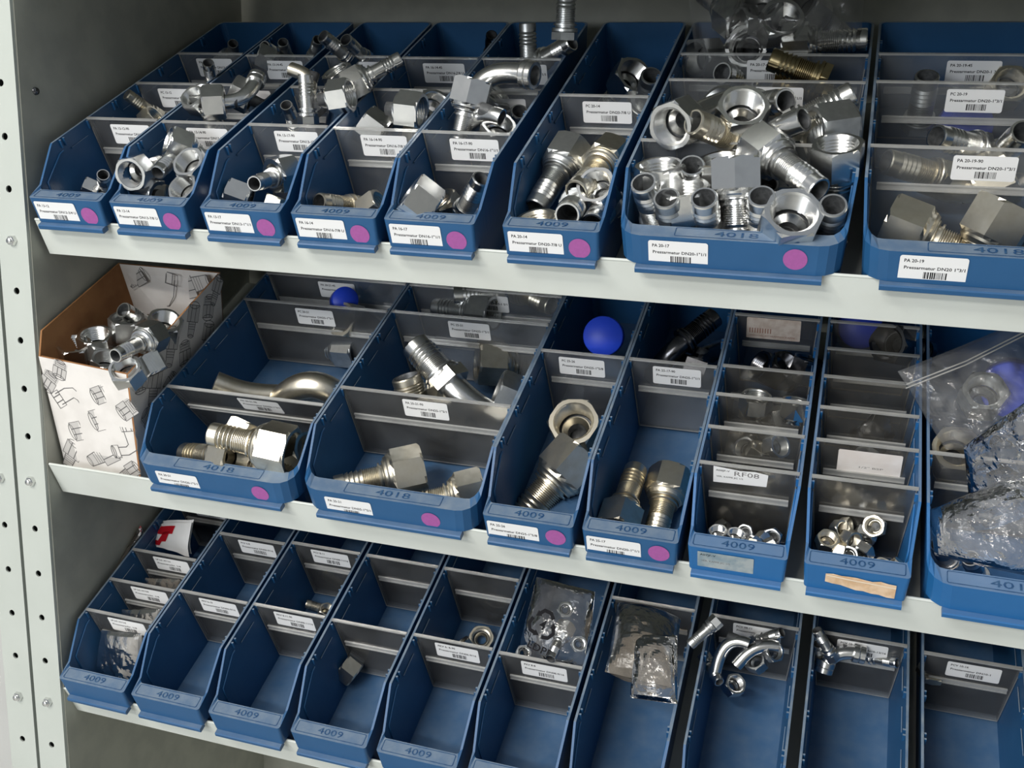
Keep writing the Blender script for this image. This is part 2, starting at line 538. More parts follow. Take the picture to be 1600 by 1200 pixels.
def bin_mesh(hw, wide):
    hwf = lambda ww: hw + ((ww - 31) * .125 - 4.0 if ww > 31 else -4.0 - (31 - ww) * .05)

    def topw(v):
        if v <= 16.4:
            return LEDGE + .9 * max(v, 0) / 16.4
        if v >= 57:
            return RIM
        return LEDGE + .9 + (RIM - LEDGE - .9) * (v - 16.4) / 40.6

    side_v = [20, 24, 32, 42, 50, 54.5, 57.5, 64, 120, 200, 300, 372]

    def outline(v0, v1, rf, rb, hwfun):
        pts = []                                  # (u, v, tag) left side front->back, back, right side back->front, front
        nc = 5
        for sgn in (-1, 1):
            seq = []
            for i in range(nc):
                a = math.pi / 2 * i / (nc - 1)
                seq.append((('c', rf * (1 - math.sin(a))), v0 + rf * (1 - math.cos(a))))
            for v in side_v:
                seq.append((('c', 0), max(v, v0 + rf)))
            for i in range(nc):
                a = math.pi / 2 * i / (nc - 1)
                seq.append((('c', rb * (1 - math.cos(a))), v1 - rb * (1 - math.sin(a))))
            if sgn == 1:
                seq = seq[::-1]
            for (_, ins), v in seq:
                pts.append((sgn, ins, v))
        return [(s_ * (hwfun(v) - ins), v) for s_, ins, v in pts]

    rf = 19 if wide else 3.0
    ot = outline(0, LEN, rf, 8, lambda v: hwf(topw(v)))
    oa = outline(-1, LEN - 2, rf, 8, lambda v: hwf(5))
    oa2 = outline(8.4, LEN - 2, rf if wide else 3, 8, lambda v: hwf(5))
    ob = outline(9.5, LEN - 4, rf if wide else 3, 8, lambda v: hwf(-31))
    t = 2.3
    it = outline(15.5, LEN - 3, 12 if wide else 3, 6, lambda v: hwf(topw(v)) - t)
    ib = outline(17.5, LEN - 7, 12 if wide else 3, 6, lambda v: hwf(FLOOR_W) - t)
    R = lambda pts, ww: [Vector((u, v, ww if ww is not None else topw(v))) for u, v in pts]
    rings = [R(ob, -31), R(oa2, 5), R(oa, 5), [p - Vector((0, 0, 1.2)) for p in R(ot, None)], R(ot, None)]
    mb = MB()
    mb.rings(rings, True, 0, False, cap0=True)
    itop = R(it, None)
    mb.rings([R(ot, None), itop, [Vector((p.x, p.y, p.z - .8)) for p in itop], R(ib, FLOOR_W)], True, 0, False, cap1=True)
    # slot lugs for the dividers and the moulded line of the inner wall
    for sgn in (-1, 1):
        for v in [70 + 45.6 * i for i in range(7)]:
            for dv in (-3.6, 2.0):
                uo = hwf(RIM) - t + .2
                a, b = sorted((sgn * uo, sgn * (uo - 2.6)))
                mb.box(a, b, v + dv, v + dv + 1.7, RIM - 9.5, RIM - 1.2)
            a, b = sorted((sgn * (hwf(44) - t + .3), sgn * (hwf(44) - t - .5)))
            if v < 340:
                mb.box(a, b, v + 8, v + 36, RIM - 15.8, RIM - 14.2)
        pts = []
        for v, ww in ((27, -12), (27.5, 18), (29, 32), (60, 47.5), (66, 48)):
            pts.append(Vector((sgn * (hwf(ww) - t), v, ww)))
        mb.tube(pts, .9, 6)
    return mb.mesh('bin_body', [M['blue']])


def divider_mesh(hw):
    mb = MB()
    ht, hb = hw - 3.6, hw - 10.0
    zt, zb = RIM + .5, -24.5
    vs = [(-hb, 0, zb), (hb, 0, zb), (ht, 0, zt), (-ht, 0, zt)]
    vs += [(x, 1.3, z) for x, _, z in vs]
    mb.add(vs, [(0, 1, 2, 3), (7, 6, 5, 4), (0, 4, 5, 1), (2, 6, 7, 3), (1, 5, 6, 2), (0, 3, 7, 4)], 0)
    mb.box(-ht - 1.2, ht + 1.2, -.9, 2.2, zt - 1.0, zt + .7, 1)
    hm = (ht + hb) / 2
    mb.box(-hm + 4, hm - 3, -1.9, -.05, 27.8, 29.0, 1)
    mb.box(-hm + 4, hm - 3, -1.9, -.05, 22.6, 23.8, 1)
    mb.box(-hm + 4, hm - 3, -1.0, -.05, 23.8, 27.8, 1)
    for sg in (-1, 1):                            # edge beads
        a = [Vector((sg * hb, .65, zb)), Vector((sg * ht, .65, zt))]
        mb.tube(a, .75, 5, 1)
    mb.box(-hb, hb, -.2, 1.5, zb - .3, zb + .5, 1)
    return mb


_bm, _dm = {}, {}
mbs = MB(); n_ = 28
mbs.add([(9.2 * math.cos(2 * math.pi * i / n_), -.12, 9.2 * math.sin(2 * math.pi * i / n_)) for i in range(n_)], [tuple(range(n_))])
DOT = mbs.mesh('dot_sticker', [M['purple']])
BINS = {}


def number_mesh(txt, hw, mat):
    mb = MB()
    wd = 27 if hw < 60 else 34
    vs, fs, tw = text_poly(txt, .0)
    h = 6.6 / .7
    mb.add([(-wd / 2 + p[0] * wd / tw, p[1] * h - 3.3, .35) for p in vs], fs)
    fr = round_rect(min(2 * hw - 16, 74) if hw < 60 else 96, 11.5, 1.5)
    mb.ribbon([(x, y, .3) for x, y in fr], .7, 0, closed=True)
    return mb.mesh('number_relief', [mat])


M['relief'] = mat_simple('worn_blue_relief', (.006, .05, .15), (.03, .09, .19), .5, scale=200)


def bin_(key, k, u, hw, label, front=None, dot=None, number='4009', dividers=(), bright=False, dusty=False, yaw=0.0, group=None):
    """dividers: (v, (line 1, line 2) or None or mesh, label offset u, lean)"""
    e = obj('storage_bin', None, mw=shelf_matrix(k, u) @ Matrix.Rotation(yaw, 4, 'Z'), label=label, category='storage bin')
    e['group'] = group or ('blue bins on the upper shelf', 'blue bins on the middle shelf', 'blue bins on the lower shelf')[k]
    wide = hw > 55
    if hw not in _bm:
        _bm[hw] = bin_mesh(hw, wide)
    me = _bm[hw]
    if bright:
        if (hw, 1) not in _bm:
            _bm[(hw, 1)] = me.copy()
            _bm[(hw, 1)].materials[0] = M['blue_bright']
        me = _bm[(hw, 1)]
    obj('bin_body', me, e)
    sw = hw - (19 if wide else 7.5)
    mb = MB()
    prof = [(-6.4, .2), (-6.4, 3.6), (-5.4, 4.6), (2.0, 4.9), (2.0, -.6), (-5.6, -.6)]
    mb.rings([[Vector((x, a, b)) for a, b in prof] for x in (-sw, -sw + .8, sw - .8, sw)], True, 0, False, True, True)
    obj('hook_strip', mb.mesh('hook_strip', [M['blue_bright' if bright else 'blue']]), e)
    if number:
        obj('number_relief', number_mesh(number, hw, M['relief']), e, T(0 if not wide else 6, 8.2, LEDGE + .45) @ Matrix.Rotation(.055, 4, 'X'))
    if front is not None:
        me_, du, dw = front
        obj('label', me_, e, T(du, -.75, dw))
    if dot is not None:
        obj('dot_sticker', DOT, e, T(dot[0], -.8, dot[1]))
    for i, d in enumerate(dividers):
        v, lab, du = d[0], d[1], d[2]
        ln = d[3] if len(d) > 3 else 0.0
        kk = (hw, dusty)
        if kk not in _dm:
            _dm[kk] = divider_mesh(hw).mesh('divider', [M['clear_dusty' if dusty else 'clear'], M['rail']])
        o = obj('divider', _dm[kk], e, T(0, v, 0) @ T(0, 0, RIM) @ Matrix.Rotation(ln, 4, 'X') @ T(0, 0, -RIM))
        if lab is not None:
            lm_ = label_mesh(lab[0], lab[1], i + len(BINS) * 7) if isinstance(lab, tuple) else lab
            obj('label', lm_, o, T(du, -.15, 44.5 if len(d) < 5 else d[4]))
    BINS[key] = (k, u, hw)
    return e


def lab(a, b, i=0):
    return label_mesh(a, b, i)


P_ = 'Pressarmatur '
X13, X14, X17 = 'DN13-3/4 U', 'DN13-7/8 U', 'DN13-1"1/1'
FR = (-13.0, 17.0)
HN = 45.5
for key, u, a, txt, dv in (
        ('b1', -444, '13-12', 'DN13-3/4 U', (115, 206, 292)), ('b2', -351, '13-14', 'DN13-7/8 U', (113, 206, 288)),
        ('b3', -251, '13-17', 'DN13-1"1/1', (113, 204, 288)), ('b4', -157, '16-14', 'DN16-7/8 U', (111, 202, 286)),
        ('b5', -66, '16-17', 'DN16-1"1/1', (110, 200, 286))):
    nm = {'b1': 'leftmost blue bin of the upper shelf, front label PA 13-12', 'b2': 'blue bin marked PA 13-14 heaped with nuts on the upper shelf',
          'b3': 'blue bin marked PA 13-17 on the upper shelf', 'b4': 'blue bin marked PA 16-14 on the upper shelf',
          'b5': 'blue bin marked PA 16-17 on the upper shelf'}[key]
    bin_(key, 0, u, HN, nm, (lab('PA ' + a, P_ + txt, int(u)), *FR), (24.3, 15.0), '4009',
         [(dv[0], ('PA ' + a + '-90', P_ + txt), 7), (dv[1], ('PC ' + a, P_ + txt), 6), (dv[2], ('PA ' + a + '-45', P_ + txt), 3)])
bin_('b6', 0, 42, HN, 'blue bin marked PA 20-14 with one divider on the upper shelf', (lab('PA 20-14', P_ + 'DN20-7/8 U', 5), *FR), (24.5, 15.5), '4009',
     [(198, ('PC 20-14', P_ + 'DN20-7/8 U'), 3)])
bin_('b7', 0, 186, 92.0, 'wide blue bin marked PA 20-17 heaped with hose fittings', (lab('PA 20-17', P_ + 'DN20-1"1/1', 6), -38.5, 17.0), (52, 18.5), '4018',
     [(108, ('PA 20-17-90', P_ + 'DN20-1"1/1'), 12), (239, ('PC 20-17', P_ + 'DN20-1"1/1'), 12), (304, ('PA 20-17-45', P_ + 'DN20-1"1/1'), 0)])
bin_('b8', 0, 374, 92.0, 'wide blue bin marked PA 20-19 at the right end of the upper shelf', (lab('PA 20-19', P_ + 'DN20 1"3/1', 7), -37, 18.0), None, '4018',
     [(112, ('PA 20-19-90', P_ + 'DN20-1"3/1'), -2), (242, ('PC 20-19', P_ + 'DN20-1"3/1'), -5), (308, ('PA 20-19-45', P_ + 'DN20-1 3/1'), -4)])
bin_('c1', 1, -288, 92.5, 'wide blue bin marked PA 20-21 beside the printed carton', (lab('PA 20-21', P_ + 'DN20-1"5/1', 8), -40.5, 14.0), (52, 15), '4018',
     [(84, ('PA 20-21-90', P_ + 'DN20-1"5/1'), 13, .33), (247, ('PC 20-21', P_ + 'DN20-1"5/1'), -2), (303, ('PA 20-21-45', P_ + 'DN20-1 5/1'), 0)])
bin_('c2', 1, -103, 92.0, 'wide blue bin marked PA 25-21 on the middle shelf', (lab('PA 25-21', P_ + 'DN25-1"5/1', 9), -38.5, 14.0), (44, 14.5), '4018',
     [(114, ('PA 25-21-90', P_ + 'DN25-1"5/1'), 0), (249, ('PC 25-21', P_ + 'DN25-1"5/1'), -1), (303, ('PA 25-21-45', P_ + 'DN25-1 5/1'), 3)])
bin_('c3', 1, 34, HN, 'blue bin marked PA 25-26 with a blue cap in its rear', (lab('PA 25-26', P_ + 'DN25-1"5/8', 10), -14, 15), (25.3, 17), '4009',
     [(206, ('PC 25-26', P_ + 'DN25-1"5/8'), -1.5)])
bin_('c4', 1, 125, HN, 'blue bin marked PA 25-17 with black elbows in its rear', (lab('PA 25-17', P_ + 'DN20-1"1/1', 11), -14, 15), (25.3, 17), '4009',
     [(206, ('PA 25-17-90', P_ + 'DN25-1"1/1'), 4)])

# worn labels of the two grimy bins
mb = MB(); pr_ = round_rect(46, 18, .6)
mb.add([(x, -.1, z) for x, z in pr_], [tuple(range(len(pr_)))])
put_text(mb, 'A07JF-V', -21, 4.5, height=2.2, width=13)
put_text(mb, 'VER. KAPPE JIC 1/2', -20, -2.5, height=1.8, width=24, mat=2)
GREY = mb.mesh('label', [M['paper_grey'], M['ink'], M['ink_grey']])
mb = MB(); pr_ = [(-23, -9.5), (22.5, -8), (23.5, 6), (12, 8), (0, 7), (-23, 9.5)]
mb.add([(x, -.1, z) for x, z in pr_], [tuple(range(len(pr_)))])
put_text(mb, 'A08JF-V', -21, 4.0, height=2.0, width=12)
put_text(mb, 'VER. KAPPE JIC 1/2', -20.5, -3.0, height=1.7, width=23)
put_text(mb, 'RF08', -5, 0.6, height=5.2, width=21, mat=2, bold=0)
RF08 = mb.mesh('label', [M['paper'], M['ink'], M['ink_grey']])
mb = MB(); pr_ = round_rect(54, 26, 1.2)
mb.add([(x, -.1, z) for x, z in pr_], [tuple(range(len(pr_)))])
for i in range(9):
    mb.add([(-24 + i * 2.6, -.13, -6), (-23 + i * 2.6, -.13, -6), (-23 + i * 2.6, -.13, 0), (-24 + i * 2.6, -.13, 0)], [(0, 1, 2, 3)], 1)
put_text(mb, 'VERSCHL ATTRAPPEN KAPPE', -24, -10, height=1.6, width=46, mat=1)
OLD = mb.mesh('label', [M['paper_old'], mat_simple('red_faded_ink', (.36, .16, .11), None, .7)])
mb = MB(); pr_ = round_rect(53, 27, 1.6)
mb.add([(x, -.1, z) for x, z in pr_], [tuple(range(len(pr_)))])
put_text(mb, '1/2" BSP', -8, -6, height=2.0, width=20, bold=0)
BLANK = mb.mesh('label', [mat_simple('cream_label_paper', (.72, .66, .62), (.78, .74, .71), .7, scale=40), M['ink_grey']])
rnd = random.Random(3)
mb = MB()
top = [(-27 + i * 6, 10 + rnd.uniform(-1.2, .8) - .2 * i) for i in range(10)]
bot = [(27 - i * 6, -9 + .9 * i + rnd.uniform(-.8, .8)) for i in range(10)]
pr_ = top + bot
mb.add([(x, -.1 - .6 * rnd.random(), z) for x, z in pr_], [tuple(range(len(pr_)))[::-1]])
mb.ribbon([(-26, -.9, 8), (-6, -1.0, 6.2), (8, -1.0, 5.5), (27, -.9, 4)], 1.6, 1, Vector((0, 1, 0)))
TORN = mb.mesh('label', [M['paper_torn'], mat_simple('torn_paper_edge', (.8, .66, .5), None, .8)])
bin_('c5', 1, 215, HN - 1, 'grimy bright blue bin with five dusty dividers and a rubbed grey label', (GREY, -9, 18.5), None, '4009',
     [(71, RF08, -7, 0, 49.5), (119, None, 0), (166, None, 0), (210, None, 0), (298, OLD, -3, 0, 46)], bright=True, dusty=True)
bin_('c6', 1, 309, HN - 1, 'bright blue bin with a torn brown paper label on its front', (TORN, 4, 15), None, '4009',
     [(71, None, 0), (118, BLANK, 4, 0, 40), (163, None, 0), (209, None, 0), (253, None, 0), (299, None, 0)], bright=True, dusty=True)
bin_('c7', 1, 418, 61.0, 'bright blue bin full of plastic bags at the right end', None, None, '4012',
     [(118, None, 0)], bright=True, dusty=True)
# lower shelf
LOW = (('d1', -441, 'leftmost blue bin of the lower shelf, crammed with plastic pouches', 'PK1', (70, 115, 161, 250)),
       ('d2', -349, 'blue bin of the lower shelf labelled PKV 6-10', 'PKV 6-', (117, 206)),
       ('d3', -255, 'blue bin of the lower shelf labelled PKV 8-11', 'PKV 8-', (118, 210)),
       ('d4', -160, 'empty-looking lower blue bin whose clear dividers carry no labels', None, (117, 210)),
       ('d5', -66, 'blue bin of the lower shelf holding a ring nut in its middle', 'PKV 6- 8', (118, 210)),
       ('d6', 28, 'blue bin of the lower shelf with a clear bag marked 4 LDPE', 'PKV 8', (116,)),
       ('d7', 123, 'blue bin of the lower shelf filled with a brownish bag', None, (209,)),
       ('d8', 226, 'blue bin of the lower shelf heaped with bright elbows', 'PCV 08-11', (208,)),
       ('d9', 327, 'blue bin of the lower shelf labelled PCV 10-13', 'PCV 10-13', (210,)),
       ('d10', 428, 'rightmost blue bin of the lower shelf labelled PCV 10-16', 'PCV 10-16', (206,)))
SUF = {'d1': [('UP 5-8 1.KV 5-8', 'Pressverschr. 1/4'), ('UP 5-8 1.KV 8-8', 'Pressverschr. 1/4'), ('UP 5-8 1.KV 6-6', 'Pressverschr. 1/4'), ('UP 6-6', 'Pressverschr. 3/8')],
       'd2': [('PKV 6-10', P_ + 'DN06-9/16'), ('PCV 6-8', P_ + 'DN06-9/16')], 'd3': [('PKV 8-11-90', P_ + 'DN08-11/16'), ('PCV 8-11', P_ + 'DN08-11/16')],
       'd4': [None, None], 'd5': [('PKV 6- 8-90', P_ + 'DN06-9/16'), None], 'd6': [('PKV 8-8', P_ + 'DN08-9/16')], 'd7': [None],
       'd8': [('PCV 08-11', P_ + 'DN10-11/16')], 'd9': [('PCV 10-13', P_ + 'DN10-13/16')], 'd10': [('PCV 10-16', P_ + 'DN10-1')]}
for i, (key, u, nm, tx, dv) in enumerate(LOW):
    fr_ = None
    s0 = SUF[key][0]
    bin_(key, 2, u, HN, nm, fr_, None, '4009', [(v, SUF[key][j], 3 if key != 'd1' else 6) for j, v in enumerate(dv)])

# ------------------------------------------------------------------ fittings
def hexring(af, z, n=4, r=None, rmax=None):
    pts = []
    for i in range(6):
        a0, a1 = math.pi / 3 * i, math.pi / 3 * (i + 1)
        c = af / 2 / math.cos(math.pi / 6)
        p, q = Vector((c * math.cos(a0), c * math.sin(a0), z)), Vector((c * math.cos(a1), c * math.sin(a1), z))
        for j in range(n):
            x = p.lerp(q, j / n)
            f = Vector((x.x, x.y, 0))
            if r is not None:
                f = f.normalized() * r
            elif rmax is not None and f.length > rmax:
                f = f.normalized() * rmax
            pts.append(Vector((f.x, f.y, z)))
    return pts


def nut_into(mb, af, h, fr, bore=.385, closed=False, deep=True):
    """hex nut, threaded mouth at +z, back at -z, origin at its mouth; material 1 is the bore"""
    c = .5 * af
    rb = bore * af
    back = [hexring(af, -h, 4, c * .72), hexring(af, -h, 4, c * .99), hexring(af, -h + .06 * af), hexring(af, -.05 * af), hexring(af, 0, 4, None, c * 1.05), hexring(af, 0.0, 4, rb * 1.12)]
    for i in range(len(back) - 1):
        mb.rings([[fr @ p for p in r] for r in back[i:i + 2]], True, 0, False)
    prof = [(rb * 1.12, 0)]
    z = -.035 * af
    nth = 6
    depth = .62 * h
    for i in range(nth):
        prof += [(rb * 1.05, z), (rb * .95, z - depth / nth * .55)]
        z -= depth / nth
    mb.lathe(prof, 24, 0, fr, crisp=True)
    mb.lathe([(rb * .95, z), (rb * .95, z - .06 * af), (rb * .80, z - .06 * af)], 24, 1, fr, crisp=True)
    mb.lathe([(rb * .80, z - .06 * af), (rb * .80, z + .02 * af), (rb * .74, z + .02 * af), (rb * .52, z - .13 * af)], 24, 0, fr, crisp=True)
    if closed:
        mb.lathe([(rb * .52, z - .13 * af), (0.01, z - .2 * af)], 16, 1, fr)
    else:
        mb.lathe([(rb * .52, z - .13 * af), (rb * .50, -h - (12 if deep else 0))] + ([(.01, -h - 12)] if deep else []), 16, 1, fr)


def tail_into(mb, r, L_, fr, style=0):
    """hose tail from a collar at z=0 down to its open tip at z=-L"""
    prof = [(r * .7, 2), (r * 1.30, 2), (r * 1.38, 1.2), (r * 1.38, -1.2), (r * 1.30, -2), (r * 1.04, -2.1), (r * 1.04, -4), (r * 1.24, -4.2), (r * 1.24, -6), (r * 1.0, -6.2)]
    z = -6.6
    fine = 8
    for i in range(fine):
        prof += [(r * 1.03, z), (r * 1.03, z - .5), (r * .90, z - .6), (r * .90, z - 1.0)]
        z -= L_ * .30 / fine
    nb = 4
    step = (L_ + z - L_ * .20) / nb
    for i in range(nb):
        prof += [(r * 1.05, z - .1), (r * 1.05, z - step * .15), (r * .93, z - step * .78), (r * .88, z - step * .8), (r * .88, z - step)]
        z -= step
    prof += [(r * 1.0, z), (r * .99, -L_ + 1.2), (r * .93, -L_), (r * .80, -L_)]
    mb.lathe(prof, 24, 0, fr, crisp=True)
    mb.lathe([(r * .80, -L_), (r * .76, -L_ + 2), (r * .74, -L_ * .1), (0.01, -L_ * .1)], 18, 1, fr)


_fm = {}
SZ = {'12': (24, 6.4, 34), '13': (30, 7.4, 38), '16': (34, 9.0, 42), '20': (38, 11.0, 48), '22': (45, 12.0, 50), '25': (50, 15.5, 54), '8': (17, 4.2, 24), '10': (20, 5.2, 28)}
I4 = Matrix.Identity(4)
NH = .72                                          # nut height over width across flats


def straight_meshes(sz, mat):
    key = (sz, mat)
    if key not in _fm:
        af, r, L_ = SZ[sz]
        h = af * NH
        ng = af * .12
        tot = h + ng + L_
        z0 = tot / 2
        a = MB(); nut_into(a, af, h, Matrix.Translation((0, 0, z0)))
        a.lathe([(af * .30, -1), (af * .42, 0), (af * .44, ng * .3), (af * .47, ng * .6), (af * .48, ng)], 24, 0, Matrix.Translation((0, 0, z0 - h - ng)), crisp=True)
        b = MB(); tail_into(b, r, L_, Matrix.Translation((0, 0, z0 - h - ng)))
        _fm[key] = (a.mesh('nut', [M[mat], M['bore']]), b.mesh('hose_tail', [M[mat], M['bore']]), tot)
    return _fm[key]


def thing(name, label, cat, mw, group=None):
    o = obj(name, None, mw=mw, label=label, category=cat)
    if group:
        o['group'] = group
    return o


LOGP = []
GRP = {'b1': 'fittings in the PA 13-12 bin', 'b2': 'fittings in the PA 13-14 bin', 'b3': 'fittings in the PA 13-17 bin', 'b4': 'fittings in the PA 16-14 bin',
       'b5': 'fittings in the PA 16-17 bin', 'b6': 'fittings in the PA 20-14 bin', 'b7': 'fittings in the PA 20-17 bin', 'b8': 'fittings in the PA 20-19 bin',
       'c1': 'fittings in the PA 20-21 bin', 'c2': 'fittings in the PA 25-21 bin', 'c3': 'fittings in the PA 25-26 bin', 'c4': 'fittings in the PA 25-17 bin',
       'c5': 'fittings in the grimy bin', 'c6': 'fittings in the torn-label bin', 'c7': 'fittings in the right end bin', 'box': 'fittings in the carton'}


def grp(bk):
    return GRP.get(bk, 'small fittings on the lower shelf')




def pt(k, p):
    if len(p) == 3:
        return at(k, p[0], p[1], w=p[2])
    return at(k, p[0], p[1], v=p[3])


def world(k, q):
    return W(k, q.x, q.y, q.z)


def local(k, p):
    d = p - Vector((0, 0, PZ[k]))
    return Vector((d.x, d.dot(VX), d.dot(WX)))


def far_end(a, x, y, sign, length):
    """the other end of a rod of given length that starts at a and ends on the sight line of (x, y), on its far (+) or near (-) side"""
    d = (RX * ((x - 800) / FPX) + RY * ((y - 600) / FPX) + RZ).normalized()
    t0 = (a - CAM).dot(d)
    lat = (CAM + d * t0 - a).length
    dd = math.sqrt(max(0.0, length * length - lat * lat))
    return CAM + d * (t0 + {'+': dd, '-': -dd, '0': 0.0}[sign])


def fit_s(binkey, sz, mat, p1, p2, label, roll=0.0, group=None):
    """straight fitting: nut mouth centre at p1 (x, y, height), tail tip on the sight line of p2 (x, y, sign)"""
    k = BINS[binkey][0]
    a = world(k, pt(k, p1))
    ma, mb_, tot = straight_meshes(sz, mat)
    b = far_end(a, p2[0], p2[1], p2[2], tot)
    d = (a - b).normalized()
    LOGP.append((binkey, label, local(k, a), local(k, a - d * tot)))
    group = group or grp(binkey)
    e = thing('hose_fitting', label, 'fitting', frame_z((a - d * tot / 2) * S, d, roll), group)
    obj('nut', ma, e)
    obj('hose_tail', mb_, e)
    return e


def fit_tail(binkey, sz, mat, p1, p2, label, group=None, shank=True):
    """a fitting of which the tail shows: open tip at p1 (x, y, height), collar towards p2 (x, y, sign)"""
    k = BINS[binkey][0]
    af, r, L_ = SZ[sz]
    a = world(k, pt(k, p1))
    b = far_end(a, p2[0], p2[1], p2[2], L_ + 6)
    key = ('t', sz, mat)
    if key not in _fm:
        x = MB(); tail_into(x, r, L_, Matrix.Translation((0, 0, L_ / 2)))
        y = MB()
        y.rings([[p for p in hexring(r * 2.5, z)] for z in (L_ / 2 + 2, L_ / 2 + 9)], True, 0, False, True, True)
        _fm[key] = (x.mesh('hose_tail', [M[mat], M['bore']]), y.mesh('hex_shank', [M[mat]]))
    d = (b - a).normalized()
    LOGP.append((binkey, label, local(k, a), local(k, a + d * L_)))
    group = group or grp(binkey)
    e = thing('hose_fitting', label, 'fitting', frame_z((a + d * L_ / 2) * S, d, 0), group)
    obj('hose_tail', _fm[key][0], e)
    obj('hex_shank', _fm[key][1], e)
    return e


def cam_dir(aim):
    return (RX * aim[0] - RY * aim[1] - RZ * aim[2]).normalized()


def fit_n(binkey, af, mat, p, aim, label, h=None, group=None, closed=False, name='hex_nut', roll=0.0, extra=None):
    """a nut whose mouth centre is at p and which opens along aim (right, up, towards the viewer)"""
    k = BINS[binkey][0] if isinstance(binkey, str) else binkey
    q = pt(k, p)
    LOGP.append((binkey, label, q, q))
    group = group or grp(binkey)
    key = ('n', af, mat, h, closed, extra is None)
    hh = h or af * NH
    if key not in _fm:
        x = MB(); nut_into(x, af, hh, I4, closed=closed, deep=extra is not None)
        _fm[key] = x.mesh('hex_nut', [M[mat], M['bore']])
    mw = frame_z(world(k, q) * S, cam_dir(aim), roll)
    if extra is None:
        o = obj(name, _fm[key], mw=mw, label=label, category='nut')
    else:
        o = thing('hose_fitting', label, 'fitting', mw)
        obj('nut', _fm[key], o)
        x = MB()
        x.lathe([(af * .30, -1), (af * .42, 0), (af * .46, 3), (af * .48, 4)], 24, 0, Matrix.Translation((0, 0, -hh - 4)), crisp=True)
        tail_into(x, extra[0], extra[1], Matrix.Translation((0, 0, -hh - 4)))
        obj('hose_tail', x.mesh('hose_tail', [M[mat], M['bore']]), o)
    if group:
        o['group'] = group
    return o


def fit_e(binkey, sz, mat, p1, pc, p2, label, bend=.55, nut=True, tail=True, group=None, tube_r=None, hexmid=False, ring=False, roll=.3):
    """elbow: nut mouth at p1, bend around pc, tail tip at p2"""
    k = BINS[binkey][0]
    qs = [pt(k, p) for p in (p1, pc, p2)]
    LOGP.append((binkey, label, qs[0], qs[2]))
    group = group or grp(binkey)
    a, c, b = [world(k, q) for q in qs]
    af, r, L_ = SZ[sz]
    tr = tube_r or r * .95
    d1, d2 = (a - c).normalized(), (b - c).normalized()
    l1, l2 = (a - c).length, (b - c).length
    e = thing('elbow_fitting', label, 'fitting', Matrix.Translation(c * S), group)
    h = af * NH
    s1 = max(l1 - h * .9, l1 * .3) if nut else l1
    Lt = min(L_ * .9, l2 * .8)
    s2 = l2 - Lt if tail else l2
    m1, m2 = min(s1 * .95, l1 * bend + 6), min(s2 * .95, l2 * bend + 6)
    path = [d1 * (s1 + (2 if nut else 0)), d1 * (s1 * .5 + m1 * .5)]
    for i in range(13):
        t = i / 12
        path.append(d1 * m1 * (1 - t) ** 2 + d2 * m2 * t ** 2)
    path += [d2 * (s2 * .5 + m2 * .5), d2 * (s2 + (1 if tail else 0))]
    mb = MB(); mb.tube(path, tr, 20)
    obj('bent_tube', mb.mesh('bent_tube', [M[mat]]), e)

    def pipe_end(dr, ln):
        mb = MB()
        f = frame_z(dr * ln, dr)
        if ring:
            mb.lathe([(tr, -12), (tr * 1.3, -12), (tr * 1.36, -11), (tr * 1.36, -6.5), (tr * 1.3, -6), (tr * 1.18, -5.8), (tr * 1.3, -5), (tr * 1.3, -.6), (tr * 1.2, 0), (tr * .9, 0)], 24, 0, f, crisp=True)
        else:
            mb.lathe([(tr, -.8), (tr * .95, 0), (tr * .8, 0)], 20, 0, f, crisp=True)
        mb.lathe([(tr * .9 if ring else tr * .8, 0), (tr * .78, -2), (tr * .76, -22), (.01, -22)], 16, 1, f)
        obj('pipe_end', mb.mesh('pipe_end', [M[mat], M['bore']]), e)
    if nut:
        mb = MB(); nut_into(mb, af, h, frame_z(d1 * l1, d1, roll))
        obj('nut', mb.mesh('nut', [M[mat], M['bore']]), e)
    else:
        pipe_end(d1, l1)
    if tail:
        mb = MB(); tail_into(mb, r, Lt, frame_z(d2 * s2, -d2))
        obj('hose_tail', mb.mesh('hose_tail', [M[mat], M['bore']]), e)
    else:
        pipe_end(d2, l2)
    if hexmid:
        mb = MB()
        f = frame_z(d2 * s2, -d2)
        mb.rings([[f @ p for p in hexring(r * 2.6, z)] for z in (-1, 13)], True, 0, False, True, True)
        obj('hex_shank', mb.mesh('hex_shank', [M[mat]]), e)
    return e

Zn, Zw, Zd, Dk, Br = 'zinc', 'zinc_warm', 'zinc_dull', 'steel_dark', 'brass'
# ---- upper shelf: PA 13-12
fit_tail('b1', '12', Zn, (161, 273, 34), (166, 300, '+'), 'small ribbed tail tip at the right front of the PA 13-12 bin')
fit_n('b1', 22, Zn, (129, 291, 18), (-.7, .3, .3), 'small nut half hidden behind the front edge of the PA 13-12 bin')
fit_n('b1', 20, Zw, (150, 288, 14), (.2, .8, .3), 'small pale nut between the tail tip and the lying nut of the PA 13-12 bin')
fit_tail('b1', '12', Zw, (198, 147, 62), (246, 182, '+'), 'yellowish hose tail poking up behind the PA 13-12-90 divider')
fit_n('b1', 24, Zw, (244, 180, 40), (.7, .5, .3), 'pale nut behind the PA 13-12-90 label')
fit_tail('b1', '12', Zd, (364, 68, 60), (366, 98, '+'), 'dim upright tail at the back of the PA 13-12 bin')
fit_n('b1', 24, Zd, (342, 86, 45), (-.5, .5, .5), 'dim nut beside the upright tail at the back of the PA 13-12 bin')
fit_tail('b1', '12', Zn, (325, 98, 80), (334, 138, '+'), 'bright tail standing upright before the PA 13-12-45 label')
